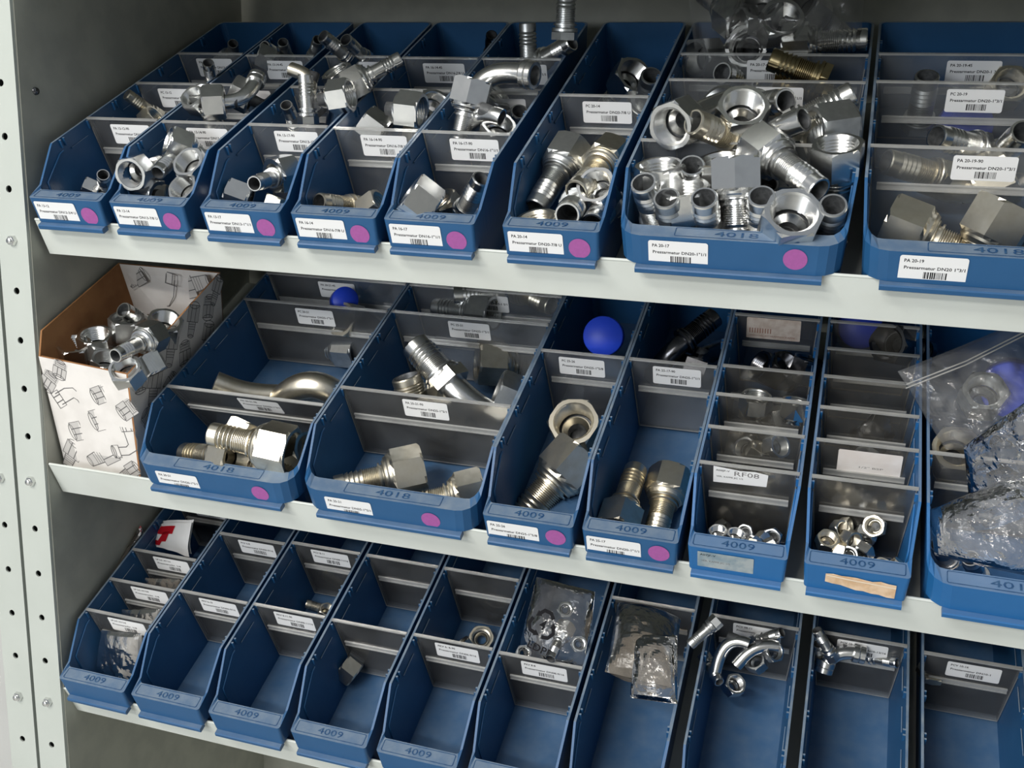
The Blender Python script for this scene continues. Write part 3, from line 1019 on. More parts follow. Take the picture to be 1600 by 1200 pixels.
# ---- PA 13-14
fit_s('b2', '13', Zn, (203, 273, 46), (256, 252, '+'), 'zinc fitting, wide nut mouth facing front, at the left of the PA 13-14 bin', roll=.2)
fit_tail('b2', '13', Zn, (246, 270, 44), (282, 236, '+'), 'zinc fitting, slim open tip pointing front, in the middle of PA 13-14')
fit_n('b2', 30, Zn, (262, 219, 60), (-.75, .25, .5), 'zinc nut opening left against the first divider of the PA 13-14 bin', extra=(7.4, 30))
fit_n('b2', 30, Zn, (293, 252, 50), (-.25, .35, .85), 'zinc nut opening up to the right in the PA 13-14 bin', extra=(7.4, 34))
fit_n('b2', 29, Zn, (284, 291, 34), (-.3, .35, .8), 'zinc nut opening front at the lower right of the PA 13-14 bin', extra=(7.4, 36))
fit_n('b2', 28, Zw, (240, 284, 24), (.2, .9, .1), 'yellowish nut at the bottom centre of the PA 13-14 heap', roll=.4)
fit_n('b2', 28, Zn, (222, 297, 20), (-.6, .2, -.2), 'zinc nut under the heap behind the front edge of the PA 13-14 bin')
fit_n('b2', 24, Zn, (299, 150, 84), (-.3, .35, .85), 'ring-like nut mouth on the left rim of the PA 13-14 bin', extra=(6.4, 26))
fit_tail('b2', '12', Zn, (316, 163, 76), (338, 206, '+'), 'ribbed zinc tail leaning left behind the PA 13-14-90 divider')
fit_n('b2', 23, Zd, (311, 141, 84), (-.2, .55, .7), 'small ring nut above the leaning ribbed tail of the PA 13-14 bin', h=9)
fit_e('b2', '13', Zn, (317, 161, 78), (388, 158, 72), (403, 118, 84), 'zinc elbow with a big hex nut lying across the PA 13-14 bin', bend=.7, tail=False, ring=True)
fit_e('b2', '13', Zd, (362, 140, 74), (378, 148, 68), (398, 170, 40), 'dull elbow nut with a bent tube behind the big hex nut', bend=.5, tail=False)
fit_tail('b2', '12', Zn, (413, 72, 66), (440, 88, '+'), 'zinc tail with a round open tip at the back of the PA 13-14 bin')
fit_tail('b2', '12', Zd, (442, 66, 68), (452, 98, '+'), 'tail leaning beside the round tip at the back of the PA 13-14 bin')
fit_n('b2', 26, Zn, (402, 84, 60), (-.7, .3, .3), 'bright nut under the round tip at the back of the PA 13-14 bin')
fit_tail('b2', '12', Zd, (497, 62, 66), (489, 92, '+'), 'darker tail leaning right at the back of the PA 13-14 bin')
# ---- PA 13-17
fit_tail('b3', '13', Zn, (397, 287, 42), (432, 276, '+'), 'zinc fitting with its round open tip facing front in the PA 13-17 bin')
fit_n('b3', 33, Zn, (456, 268, 24), (.6, .3, -.6), 'large hex nut on the far end of the round-tipped fitting in PA 13-17', h=22)
fit_n('b3', 32, Zn, (354, 303, 22), (-.85, .3, .1), 'hex nut lying left of the round tip in the PA 13-17 bin', roll=.1)
fit_n('b3', 26, Zw, (438, 309, 10), (.3, .8, .1), 'yellowish nut low at the right of the PA 13-17 bin')
fit_tail('b3', '13', Zn, (477, 116, 96), (481, 180, '0'), 'ribbed zinc tail standing upright with a collar in the PA 13-17 bin')
fit_e('b3', '13', Zn, (548, 148, 76), (522, 152, 74), (518, 215, 10), 'zinc elbow with an open hex nut at the right of the PA 13-17 bin', bend=.7, tail=False, roll=.8)
fit_tail('b3', '12', Zn, (447, 164, 66), (464, 202, '+'), 'short ribbed tail leaning at the left wall of the PA 13-17 bin')
fit_e('b3', '13', Zw, (455, 108, 88), (490, 120, 82), (482, 146, 70), 'smooth bent tube pointing left above the PA 13-17 bin', bend=.5, nut=False, tail=False)
fit_n('b3', 30, Zn, (524, 110, 72), (-.35, .6, .5), 'threaded nut left of the slim tail in the PA 13-17 bin', h=18, extra=(8, 20))
fit_s('b3', '13', Zn, (540, 138, 70), (614, 98, '0'), 'slim zinc tail pointing up to the right rim of the PA 13-17 bin')
fit_n('b3', 28, Zd, (552, 124, 62), (.5, .5, .4), 'grey hex nut beside the threaded nut in the PA 13-17 bin', roll=.3)
fit_tail('b3', '13', Zn, (504, 56, 92), (548, 92, '+'), 'bright ribbed tail leaning left at the back of the PA 13-17 bin')
fit_tail('b3', '13', Zn, (540, 62, 84), (572, 94, '+'), 'second bright ribbed tail at the back of the PA 13-17 bin')
fit_n('b3', 26, Zn, (500, 152, 58), (.7, .4, .4), 'nut behind the upright ribbed tail in the PA 13-17 bin')
# ---- PA 16-14
fit_tail('b4', '16', Zw, (498, 316, 24), (556, 324, '+'), 'yellowish fitting lying along the front of the PA 16-14 bin')
fit_n('b4', 30, Zw, (598, 318, 12), (.75, .45, .35), 'pale nut at the right wall in the front of the PA 16-14 bin')
fit_e('b4', '16', Zn, (660, 176, 64), (626, 172, 66), (606, 218, 22), 'zinc elbow, open nut facing front, behind the PA 16-14-90 divider', bend=.7, tail=False, roll=.8)
fit_n('b4', 34, Zn, (566, 190, 54), (-.7, .5, .1), 'bright hex nut lying left of the elbow in the PA 16-14 bin', roll=.5)
fit_n('b4', 32, Zn, (682, 160, 58), (.4, .4, .75), 'zinc nut at the right wall behind the elbow of the PA 16-14 bin', h=13)
fit_n('b4', 28, Zw, (655, 200, 46), (.1, .95, .2), 'yellowish nut beneath the elbow in the PA 16-14 bin')
fit_tail('b4', '12', Dk, (768, 54, 62), (766, 90, '+'), 'dark tail standing in the back right corner of the PA 16-14 bin')
# ---- PA 16-17
fit_n('b5', 36, Zn, (638, 300, 42), (-.75, .55, .25), 'big hex nut tipped up to the left in the front of the PA 16-17 bin', h=27, roll=.5)
fit_tail('b5', '16', Zn, (753, 279, 40), (722, 336, '+'), 'ribbed zinc tail leaning up to the right in the PA 16-17 bin')
fit_n('b5', 28, Zw, (688, 312, 8), (-.5, .5, .5), 'pale nut between the tipped nut and the leaning tail in the PA 16-17 bin')
fit_n('b5', 32, Zd, (712, 320, 6), (-.3, .8, .2), 'dark nut at the foot of the leaning tail in the PA 16-17 bin')
fit_s('b5', '16', Zn, (741, 124, None, 158), (716, 226, '0'), 'zinc fitting standing on its tail, nut on top, in the PA 16-17 bin', roll=.25)
fit_e('b5', '16', Zn, (714, 222, 26), (752, 170, 72), (784, 184, 66), 'zinc elbow arching beside the upright fitting of the PA 16-17 bin', bend=.75, nut=False, tail=False)
fit_n('b5', 30, Zn, (780, 194, 58), (.15, .5, .8), 'open nut right of the arching elbow in the PA 16-17 bin')
fit_tail('b5', '16', Zn, (812, 174, 50), (800, 222, '+'), 'tail standing at the right wall of the PA 16-17 bin')
fit_e('b5', '16', Zn, (736, 160, 70), (758, 108, 90), (836, 118, 90), 'smooth zinc elbow tube lying over the PC 16-17 divider', bend=.6, nut=False, tail=False, tube_r=10.0, ring=True)
fit_n('b5', 32, Zd, (775, 146, 60), (.5, .5, .5), 'dull nut behind the upright fitting in the PA 16-17 bin')
fit_tail('b5', '16', Zd, (824, 36, 88), (826, 100, '0'), 'dark tail standing upright at the back of the PA 16-17 bin')
fit_tail('b5', '16', Zn, (894, 66, 74), (842, 96, '+'), 'bright tail with an oval open tip at the back of the PA 16-17 bin')
fit_tail('b5', '16', Zd, (886, -26, 146), (882, 60, '0'), 'tall dark tail rising past the top of the picture behind the PA 16-17 bin')
# ---- PA 20-14
fit_s('b6', '20', Zd, (896, 230, 38), (836, 326, '-'), 'large grey fitting, wide tail tip pointing front left, in the PA 20-14 bin', roll=.2)
fit_s('b6', '20', Zw, (960, 240, 34), (900, 300, '-'), 'yellowish fitting with its round open tip pointing front in the PA 20-14 bin', roll=.3)
fit_n('b6', 32, Zn, (930, 288, 44), (-.35, .3, .85), 'hex nut showing its green-tinged mouth at the right of the PA 20-14 bin', extra=(11, 40))
fit_tail('b6', '20', Zn, (886, 336, 36), (902, 316, '+'), 'round open tip below the yellowish fitting in the PA 20-14 bin')
fit_n('b6', 34, Zw, (836, 340, 26), (-.2, .75, .5), 'nut peeping over the front edge of the PA 20-14 bin')
fit_tail('b6', '20', Zn, (926, 352, 22), (958, 312, '+'), 'ribbed fitting lying low at the right of the PA 20-14 bin')
fit_s('b6', '20', Zn, (992, 116, 42), (940, 176, '+'), 'bright hex fitting behind the PC 20-14 divider')
fit_tail('b6', '20', Zd, (1018, 118, 52), (1006, 170, '+'), 'grey ribbed tail right of the hex fitting behind the PC 20-14 divider')
# ---- PA 20-17, the heaped bin
b7 = [(1005, 285, 60, 1028, 350), (1041, 309, 54, 1058, 372), (1100, 309, 56, 1108, 372), (1190, 306, 58, 1188, 372),
      (1197, 288, 58, 1194, 350), (1302, 320, 52, 1292, 380), (1112, 288, 58, 1112, 350), (1081, 258, 62, 1080, 320)]
b7n = ['at the far left wall', 'second from left at the front', 'left of the tall upright fitting', 'right of the tall upright fitting', 'behind the one beside the tall fitting',
       'in the front right corner', 'behind the tall fitting, left,', 'between the two left nuts']
for i, ((x, y, ww, bx_, by_), t) in enumerate(zip(b7, b7n)):
    fit_tail('b7', '20', Zd if i in (1, 4, 5) else Zn, (x, y, None, 96) if i in (4, 6) else (x, y, ww), (bx_, by_, '+'), 'hose tail, tip up, ' + t + ' of the PA 20-17 bin')
fit_n('b7', 38, Zn, (1030, 257, 62), (-.12, .86, .5), 'hex nut opening upward at the left of the PA 20-17 heap', extra=(11, 40), roll=.2)
fit_n('b7', 40, Zn, (1066, 291, 54), (-.15, .82, .55), 'hex nut opening upward behind the front left tails of the PA 20-17 bin', extra=(11, 40), roll=.4)
fit_n('b7', 38, Zn, (1126, 248, 62), (-.2, .85, .5), 'hex nut opening upward left behind the tall fitting of the PA 20-17 bin', extra=(11, 40))
fit_s('b7', '20', Zn, (1150, 246, None, 64), (1153, 396, '0'), 'tall fitting standing on its tail, hex nut up, centre of the PA 20-17 bin', roll=.05)
fit_s('b7', '20', Zn, (1180, 224, None, 98), (1280, 298, '-'), 'fitting lying across the PA 20-17 heap, tail pointing front right', roll=.25)
fit_n('b7', 43, Zn, (1241, 331, 50), (-.05, .42, .9), 'big hex nut facing the viewer at the front of the PA 20-17 bin', extra=(11.5, 30), roll=.12)
fit_s('b7', '20', Zn, (1309, 224, None, 86), (1304, 362, '+'), 'fitting standing mouth up in the right corner of the PA 20-17 bin', roll=.5)
fit_e('b7', '20', Zn, (1047, 198, 80), (1100, 172, 70), (1165, 150, 66), 'fitting with hex collar and black bore in the PA 20-17 middle compartment', bend=.4, tail=False)
fit_tail('b7', '20', Zw, (1083, 190, 86), (1150, 220, '+'), 'ribbed fitting with its tail up left in the middle of the PA 20-17 bin')
fit_n('b7', 40, Zn, (1162, 164, 88), (-.08, .4, .9), 'hex nut facing front in the middle compartment of the PA 20-17 bin', extra=(11.5, 36), roll=.1)
fit_tail('b7', '20', Zn, (1228, 158, 78), (1176, 166, '+'), 'tail end right of the nut in the middle of the PA 20-17 bin')
fit_tail('b7', '20', Zn, (1334, 146, 86), (1254, 188, '0'), 'long zinc fitting with its ribbed tail pointing up right in the PA 20-17 bin')
fit_e('b7', '20', Zn, (1196, 214, 60), (1230, 196, 74), (1256, 186, 82), 'smooth shank joined to the long fitting in the PA 20-17 bin', bend=.4, nut=False, tail=False)
fit_n('b7', 38, Zd, (1270, 204, 68), (-.55, -.1, .1), 'grey hex nut under the long fitting at the right of the PA 20-17 bin', roll=.3, h=34)
fit_s('b7', '20', Zw, (1284, 222, 52), (1190, 224, '+'), 'pale fitting half hidden behind the PA 20-17-90 divider')
fit_n('b7', 36, Zd, (1115, 160, 62), (-.5, .3, .4), 'dark nut behind the black bore of the PA 20-17 bin')
fit_tail('b7', '20', Br, (1203, 92, 72), (1300, 128, '+'), 'brassy ribbed fitting lying across the PA 20-17-45 label')
fit_tail('b7', '20', Br, (1300, 150, 30), (1190, 128, '+'), 'brassy fitting low behind the PC 20-17 divider')
fit_tail('b7', '20', Zn, (1128, 114, 48), (1170, 126, '+'), 'bright tail end at the left behind the PC 20-17 divider')
# ---- PA 20-19
fit_s('b8', '22', Zw, (1384, 346, 6), (1480, 384, '0'), 'yellowish fitting with its nut tipped to the left in the PA 20-19 bin', roll=.3)
fit_s('b8', '22', Zw, (1578, 318, None, 84), (1532, 392, '0'), 'yellowish fitting with its hex nut up in the right front of the PA 20-19 bin', roll=.75)
fit_tail('b8', '20', Zw, (1384, 252, 30), (1470, 276, '+'), 'ribbed fitting lying behind the PA 20-19-90 divider')
fit_e('b8', '22', Zw, (1580, 270, 10), (1500, 304, -8), (1440, 280, 4), 'bent fitting behind the label PA 20-19-90', bend=.6, tail=False)
fit_tail('b8', '20', Zn, (1600, 206, 44), (1560, 246, '+'), 'bright tail at the right behind the PA 20-19-90 divider')
fit_tail('b8', '20', Zn, (1462, 214, 40), (1530, 232, '+'), 'ribbed tail end behind the top edge of the PA 20-19-90 divider')
fit_tail('b8', '20', Zd, (1449, 118, 58), (1434, 196, '+'), 'grey fitting standing upright behind the PC 20-19 divider')
fit_s('b8', '16', Zw, (1580, 130, 40), (1540, 176, '+'), 'fitting half hidden behind the PC 20-19 label')
# ---- PA 20-21
fit_s('c1', '22', Zw, (458, 706, 40), (330, 678, '+'), 'yellowish fitting lying on top, tail to the left, in the PA 20-21 bin', roll=.12)
fit_s('c1', '20', Zw, (372, 716, 26), (288, 708, '+'), 'pale fitting under the top one at the left of the PA 20-21 bin', roll=.1)
fit_s('c1', '20', Zw, (486, 704, 30), (412, 730, '+'), 'pale fitting at the right front corner of the PA 20-21 bin')
fit_n('c1', 40, Zw, (392, 664, 44), (.4, .8, -.2), 'pale hex nut standing behind the top fitting of the PA 20-21 bin', roll=.4)
fit_s('c1', '20', Zw, (446, 734, 10), (350, 734, '+'), 'pale fitting lying lowest behind the front edge of the PA 20-21 bin')
fit_e('c1', '20', Zw, (336, 597, 46), (400, 622, 20), (520, 612, 10), 'bent tube with its open end up left behind the tilted divider', bend=.5, nut=False, tail=False, tube_r=12)
fit_e('c1', '20', Zw, (420, 650, -6), (476, 576, 58), (530, 622, 20), 'large pale elbow arching behind the tilted divider', bend=.8, nut=False, tail=False, tube_r=15)
fit_s('c1', '20', Zw, (532, 498, 40), (600, 512, '+'), 'fitting with a pale hex nut behind the PC 20-21 divider')
fit_s('c1', '20', Zd, (560, 548, -6), (470, 540, '+'), 'grey fitting seen through the PC 20-21 divider')
# ---- PA 25-21
fit_s('c2', '22', Zw, (662, 732, 0), (552, 756, '0'), 'yellowish fitting, ribbed tail to the left, in the front of the PA 25-21 bin', roll=.25)
fit_s('c2', '20', Zw, (756, 762, -8), (676, 782, '0'), 'pale brown fitting in the front right of the PA 25-21 bin', roll=.4)
fit_e('c2', '25', Zn, (800, 672, -4), (722, 622, 36), (648, 538, 70), 'bright angled fitting with its ribbed tail up left in the PA 25-21 bin', bend=.25, nut=False, hexmid=True)
fit_e('c2', '25', Zw, (740, 662, -10), (656, 652, 8), (634, 588, 50), 'yellowish angled fitting under the bright one in the PA 25-21 bin', bend=.4, nut=False)
fit_n('c2', 42, Zd, (776, 610, 34), (-.85, .35, .1), 'grey hex nut at the right wall of the PA 25-21 middle compartment', roll=.5)
fit_s('c2', '22', Zw, (745, 566, 8), (866, 574, '+'), 'large fitting seen through the PC 25-21 divider')
fit_s('c2', '20', Zd, (772, 490, 40), (680, 480, '+'), 'grey fitting between the two rear dividers of the PA 25-21 bin')
fit_tail('c2', '20', Zn, (710, 462, 52), (800, 458, '+'), 'ribbed tail lying at the back of the PA 25-21 bin')
fit_tail('c2', '20', Zw, (862, 478, 32), (810, 455, '+'), 'yellowish tail at the back right of the PA 25-21 bin')
# ---- PA 25-26
fit_n('c3', 47, Zw, (896, 658, 24), (-.18, .42, .88), 'very large open nut facing front in the PA 25-26 bin', extra=(14.2, 36), roll=.1)
fit_s('c3', '25', Zw, (910, 704, 4), (806, 820, '-'), 'large fitting with its hex nut up right in the PA 25-26 bin', roll=.3)
# ---- PA 25-17
fit_s('c4', '20', Zw, (962, 832, -4), (994, 732, '+'), 'yellowish fitting with its tail up in the front of the PA 25-17 bin', roll=.3)
fit_s('c4', '20', Zw, (1050, 738, -4), (1020, 850, '-'), 'yellowish fitting with its hex nut up at the right of the PA 25-17 bin', roll=.2)
fit_e('c4', '20', Dk, (1018, 590, 0), (1046, 552, 34), (1118, 494, 54), 'black elbow with a long ribbed tail in the rear of the PA 25-17 bin', bend=.4, nut=False)
fit_e('c4', '20', Dk, (1078, 600, 0), (1094, 556, 22), (1130, 545, 10), 'black elbow lying under the ribbed tail in the PA 25-17 bin', bend=.6, nut=True, tail=False)
# ---- small caps in the two grimy bins
def cap(bk, af, mat, p, aim, lbl, group, roll=0.0):
    key = ('cap', af, mat)
    if key not in _fm:
        x = MB(); nut_into(x, af, af * .62, I4, closed=True)
        x.lathe([(af * .42, -af * .62), (af * .40, -af * .78), (af * .2, -af * .86), (0.01, -af * .86)], 12)
        _fm[key] = x.mesh('cap_nut', [M[mat], M['bore']])
    k = BINS[bk][0]
    obj('cap_nut', _fm[key], mw=frame_z(W(k, *p) * S, aim, roll), label=lbl, category='nut', group=group)


def caps(bk, va, vb, n, top, mats, sizes, lbl, group, seed):
    k, u0, hw = BINS[bk]
    rr = random.Random(seed)
    for i in range(n):
        af = rr.choice(sizes)
        u = u0 + rr.uniform(-1, 1) * (hw - 9 - af * .6)
        v = rr.uniform(va + af * .55, vb - af * .55)
        ww = FLOOR_W + af * .6 + max(0, top - FLOOR_W - af * .6) * (i / max(n - 1, 1))
        d = Vector((rr.uniform(-1, 1), rr.uniform(-1, .3), rr.uniform(-.1, 1))).normalized()
        cap(bk, af, rr.choice(mats), (u, v, ww), Vector((d.x, 0, 0)) + VX * d.y + WX * d.z, lbl, group, rr.random())


def capx(bk, af, mat, p, aim, lbl, group):
    q = pt(BINS[bk][0], p)
    cap(bk, af, mat, tuple(q), cam_dir(aim), lbl, group)


G1 = 'caps in the grimy bin'
G2 = 'caps in the torn-label bin'
capx('c5', 15, Zn, (1122, 829, 22), (-.1, .8, .6), 'left one of two tiny caps opening upward behind the grimy bin front', G1)
capx('c5', 15, Zn, (1151, 834, 22), (.1, .75, .6), 'right one of two tiny caps opening upward behind the grimy bin front', G1)
capx('c5', 13, Zw, (1182, 844, 16), (.3, .9, -.1), 'tiny cap right of the upward pair in the grimy bin', G1)
capx('c5', 13, Zn, (1212, 850, 16), (.8, .4, .1), 'tiny cap lying at the right wall of the grimy bin front', G1)
caps('c5', 20, 68, 12, 8, [Zn, Zw], [13, 15], 'tiny cap lying lower in the front compartment of the grimy bin', G1, 1)
caps('c5', 73, 104, 18, 30, [Zw, Zd, Zn], [15, 18, 20], 'small cap nut seen through the RF08 divider', G1, 2)
caps('c5', 121, 164, 8, 20, [Zw, Zd], [18, 22], 'small cap nut in the third compartment of the grimy bin', G1, 3)
capx('c5', 27, Zn, (1182, 618, 52), (0, .85, .5), 'hex cap standing left in the fourth compartment of the grimy bin', G1)
capx('c5', 27, Zn, (1246, 626, 50), (.1, .9, .3), 'hex cap standing right in the fourth compartment of the grimy bin', G1)
caps('c5', 168, 208, 6, 30, [Zn, Zd], [24, 27], 'larger hex cap lying low in the fourth compartment of the grimy bin', G1, 4)
fit_n('c5', 30, Dk, (1186, 570, 40), (-.8, .4, .4), 'dark threaded fitting in the rear of the grimy bin', extra=(10, 22))
fit_n('c5', 30, Dk, (1232, 568, 42), (.3, .5, .7), 'dark hex nut in the middle of the grimy bin rear', h=26)
fit_n('c5', 28, Dk, (1264, 560, 44), (.2, .8, .3), 'dark hex nut at the right wall of the grimy bin rear', h=24)
caps('c6', 20, 68, 22, 26, [Zn, Zw, Zd], [13, 15, 17], 'small cap nut in the front compartment of the torn-label bin', G2, 5)
caps('c6', 73, 104, 18, 26, [Zn, Zd], [16, 19], 'small cap nut behind the first divider of the torn-label bin', G2, 6)
caps('c6', 120, 160, 8, 20, [Dk, Zd], [20, 24], 'dark cap nut in the third compartment of the torn-label bin', G2, 7)
caps('c6', 166, 206, 8, 30, [Dk, Zd], [20, 24], 'dark cap nut in the fourth compartment of the torn-label bin', G2, 8)
fit_s('c6', '20', Dk, (1386, 536, 46), (1450, 548, '+'), 'grey fitting lying across the back of the torn-label bin')
fit_n('c7', 40, Zw, (1496, 700, 40), (-.2, .4, .85), 'large hex nut behind the divider of the right end bin', extra=(12, 30))
# ---- lower shelf
fit_tail('d3', '10', Zw, (478, 943, -16), (508, 952, '0'), 'small brass-toned fitting in the second compartment of the PKV 8-11 bin')
fit_n('d3', 18, Zw, (512, 952, -6), (.3, .6, .5), 'small nut beside the brass-toned fitting of the PKV 8-11 bin')
fit_n('d4', 27, Zw, (534, 1038, -2), (-.75, .6, .0), 'pale hex nut in the front of the unlabelled lower bin', roll=.4)
fit_n('d5', 26, Zw, (752, 996, -14), (.0, .5, .85), 'ring nut showing its round bore in the middle of the lower shelf', h=9)
fit_n('d5', 20, Zw, (720, 1004, -16), (-.6, .7, .1), 'hex nut left of the ring nut on the lower shelf', roll=.3)
fit_e('d8', '10', Zn, (1116, 1058, 30), (1130, 990, 62), (1170, 1006, 58), 'bright elbow arching up at the left of the heaped lower bin', bend=.7, nut=False, tail=False, tube_r=6)
fit_e('d8', '10', Zn, (1150, 1040, 42), (1180, 1006, 58), (1216, 1010, 56), 'bright bent tube in the middle of the heaped lower bin', bend=.5, nut=False, tail=False, tube_r=6)
fit_n('d8', 19, Zn, (1212, 1018, 54), (.4, .3, .85), 'bright ring nut at the right of the heaped lower bin', h=8)
fit_tail('d8', '10', Zd, (1078, 1008, 80), (1122, 968, '+'), 'dark-bored tail pointing left in the heaped lower bin')
fit_tail('d8', '10', Zn, (1124, 1066, 34), (1102, 1028, '+'), 'ribbed fitting with a collar at the left front of the heaped lower bin')
fit_tail('d8', '10', Zn, (1222, 988, 66), (1180, 1002, '+'), 'slim bright tail pointing right in the heaped lower bin')
fit_n('d8', 20, Zd, (1178, 1030, 40), (-.4, .5, .6), 'grey nut under the bent tube of the heaped lower bin')
fit_n('d8', 20, Zn, (1150, 1068, 20), (.2, .5, .8), 'nut at the front of the heap in the elbow bin on the lower shelf')
fit_e('d9', '10', Zn, (1286, 1050, 30), (1298, 1010, 50), (1352, 1024, 46), 'bright elbow lying across the PCV 10-13 bin', bend=.7, nut=False, tail=False, tube_r=7, ring=True)
fit_tail('d9', '10', Zn, (1402, 1036, 40), (1352, 1026, '+'), 'bright ribbed tail to the right of the PCV 10-13 elbow')
fit_tail('d9', '10', Zn, (1276, 984, 76), (1300, 1026, '+'), 'slim tail leaning left at the rear of the PCV 10-13 bin')
fit_tail('d9', '10', Zd, (1278, 1006, 56), (1280, 1036, '+'), 'short upright tail at the left wall of the PCV 10-13 bin')
fit_n('d10', 26, Zw, (1458, 1044, 28), (-.1, .7, .7), 'ring nut peeping up in the PCV 10-16 bin', h=10)
# ------------------------------------------------------------------ the printed carton on the middle shelf
def sw(u, v, ww):
    return W(1, u, v, ww)


def icon(mb, o, ex, ey, sc_, kind, nrm):
    c = lambda x, y: o + ex * (x * sc_) + ey * (y * sc_)
    ell = lambda cx, cy, rx, ry, n=14: [c(cx + rx * math.cos(2 * math.pi * i / n), cy + ry * math.sin(2 * math.pi * i / n)) for i in range(n)]
    line = lambda pts, cl=False, wd=1.0: mb.ribbon([c(*p) for p in pts], wd, 0, nrm, cl)
    fill = lambda pts: mb.add([c(*p) + nrm * -.02 for p in pts], [tuple(range(len(pts)))], 1)
    if kind == 0:                                # straight hose fitting
        fill([(-14, -4), (-2, -5), (-2, -8), (12, -8), (12, 8), (-2, 8), (-2, 5), (-14, 4)])
        line([(-2, -8), (12, -8), (12, 8), (-2, 8)], True)
        line([(-2, -3), (12, -3)]); line([(-2, 3), (12, 3)])
        line([(-2, 5), (-14, 4), (-14, -4), (-2, -5)])
        for x in (-4, -6, -8):
            line([(x, -4.8), (x, 4.8)], False, .6)
        mb.ribbon(ell(12, 0, 3, 7), .8, 0, nrm, True)
        mb.ribbon(ell(-14, 0, 1.4, 4), .8, 0, nrm, True)
    elif kind == 1:                              # elbow
        pts = [(-12, -8), (-4, -8), (2, -4), (4, 4), (4, 12)]
        line([(x, y + 3) for x, y in pts[:2]] + [(-1, -3), (-1, 12)])
        line([(x, y - 4) for x, y in pts[:2]] + [(6, -8), (9, 0), (9, 12)])
        line([(-3, 8), (11, 8), (11, 16), (-3, 16)], True); line([(2, 8), (2, 16)]); line([(7, 8), (7, 16)])
        line([(-18, -14), (-12, -14), (-12, -3), (-18, -3)], True)
        mb.ribbon(ell(-18, -8.5, 2, 5.5), .8, 0, nrm, True)
    else:                                        # short coupling
        fill([(-9, -8), (9, -8), (9, 8), (-9, 8)])
        line([(-9, -8), (2, -8), (2, 8), (-9, 8)], True); line([(2, -6), (9, -6), (9, 6), (2, 6)], True)
        line([(-9, -2.5), (2, -2.5)]); line([(-9, 2.5), (2, 2.5)])
        line([(4.5, -6), (4.5, 6)], False, .6); line([(6.5, -6), (6.5, 6)], False, .6)
        mb.ribbon(ell(-9, 0, 2.6, 7), .8, 0, nrm, True)
        mb.ribbon(ell(9, 0, 1.8, 5), .8, 0, nrm, True)


box = obj('printed_carton', None, mw=Matrix.Translation(sw(-440, 60, -33) * S), label='open white carton printed with fitting drawings on the middle shelf', category='carton')
OB = sw(-440, 60, -33)
BB = {'fl': sw(-491, 14, -33), 'fr': sw(-396, 12, -33), 'br': sw(-396, 190, -33), 'bl': sw(-491, 190, -33),
      'FL': sw(-496, 54, 108), 'FR': sw(-386.5, 49, 102), 'BR': sw(-386, 232, 106), 'BL': sw(-494, 204, 127), 'LF': sw(-496, 70, 129)}


def panel(name, pts, inward, mats, icons=(), icon_side=1, t=2.0, torn=False):
    pts = [p - OB for p in pts]
    mb = MB()
    n = len(pts)
    inn = [p + inward * t for p in pts]
    mb.add(pts, [tuple(range(n))], 0)
    mb.add(inn, [tuple(range(n))[::-1]], 1)
    for i in range(n):
        q = (i + 1) % n
        mb.add([pts[i], pts[q], inn[q], inn[i]], [(0, 1, 2, 3)], 2)
    o = obj(name, mb.mesh(name, mats), box)
    if icons:
        mb = MB()
        nn = (pts[1] - pts[0]).cross(pts[3] - pts[0]).normalized()
        if nn.dot(inward) > 0:
            nn = -nn
        if icon_side < 0:
            nn = -nn
        for s_, t_, sc_, rot, kind in icons:
            lo_ = pts[0].lerp(pts[1], s_)
            hi_ = pts[3].lerp(pts[2], s_)
            c = lo_.lerp(hi_, t_) + (nn * .15 if icon_side > 0 else nn * .15 + inward * t)
            ex = (pts[1] - pts[0]).normalized()
            ey = nn.cross(ex)
            ex2 = ex * math.cos(rot) + ey * math.sin(rot)
            ey2 = -ex * math.sin(rot) + ey * math.cos(rot)
            icon(mb, c, ex2, ey2, sc_ * 1.45, kind, nn)
        obj('printed_drawings', mb.mesh('printed_drawings', [M['carton_ink'], M['carton_shade']]), o)
    return o


CM = [M['carton'], M['kraft'], M['kraft']]
panel('front_panel', [BB['fl'], BB['fr'], BB['FR'], BB['FL']], VX, CM,
      [(.28, .72, .9, 2.1, 1), (.66, .80, .8, .4, 2), (.94, .72, .8, .6, 2), (.62, .60, 1.0, .35, 2), (.32, .47, .9, .3, 2), (.55, .30, 1.05, .5, 0), (.90, .46, .9, .2, 1), (.22, .93, .7, 1.2, 2), (.05, .82, .8, .9, 2), (.86, .2, .7, .6, 0), (.12, .25, .9, 1.0, 0)])
panel('right_panel', [BB['fr'], BB['br'], BB['BR'], BB['FR']], Vector((-1, 0, 0)), CM,
      [(.10, .86, .8, 1.2, 2), (.22, .72, 1.0, .9, 0), (.42, .86, 1.0, .9, 0), (.55, .70, .9, 1.2, 2), (.66, .88, .9, .9, 0), (.84, .84, .9, 1.0, 2), (.14, .52, .9, 1.9, 2), (.80, .62, .9, .9, 0), (.38, .60, .8, .3, 2), (.94, .9, .8, .7, 0)])
panel('left_panel', [BB['bl'], BB['fl'], BB['FL'], BB['LF'], BB['BL']], Vector((1, 0, 0)), [M['carton'], M['kraft'], M['kraft']])
panel('back_panel', [BB['br'], BB['bl'], BB['BL'], BB['BR']], -VX, [M['carton'], M['carton'], M['kraft']],
      [(.62, .80, 1.15, 2.9, 1), (.30, .88, 1.2, .3, 0), (.86, .90, .9, .5, 2), (.25, .62, 1.0, .6, 2), (.80, .66, .8, 1.3, 2)], -1)
panel('bottom_panel', [BB['fl'], BB['bl'], BB['br'], BB['fr']], WX, CM)
BINS['box'] = (1, -440, 62)
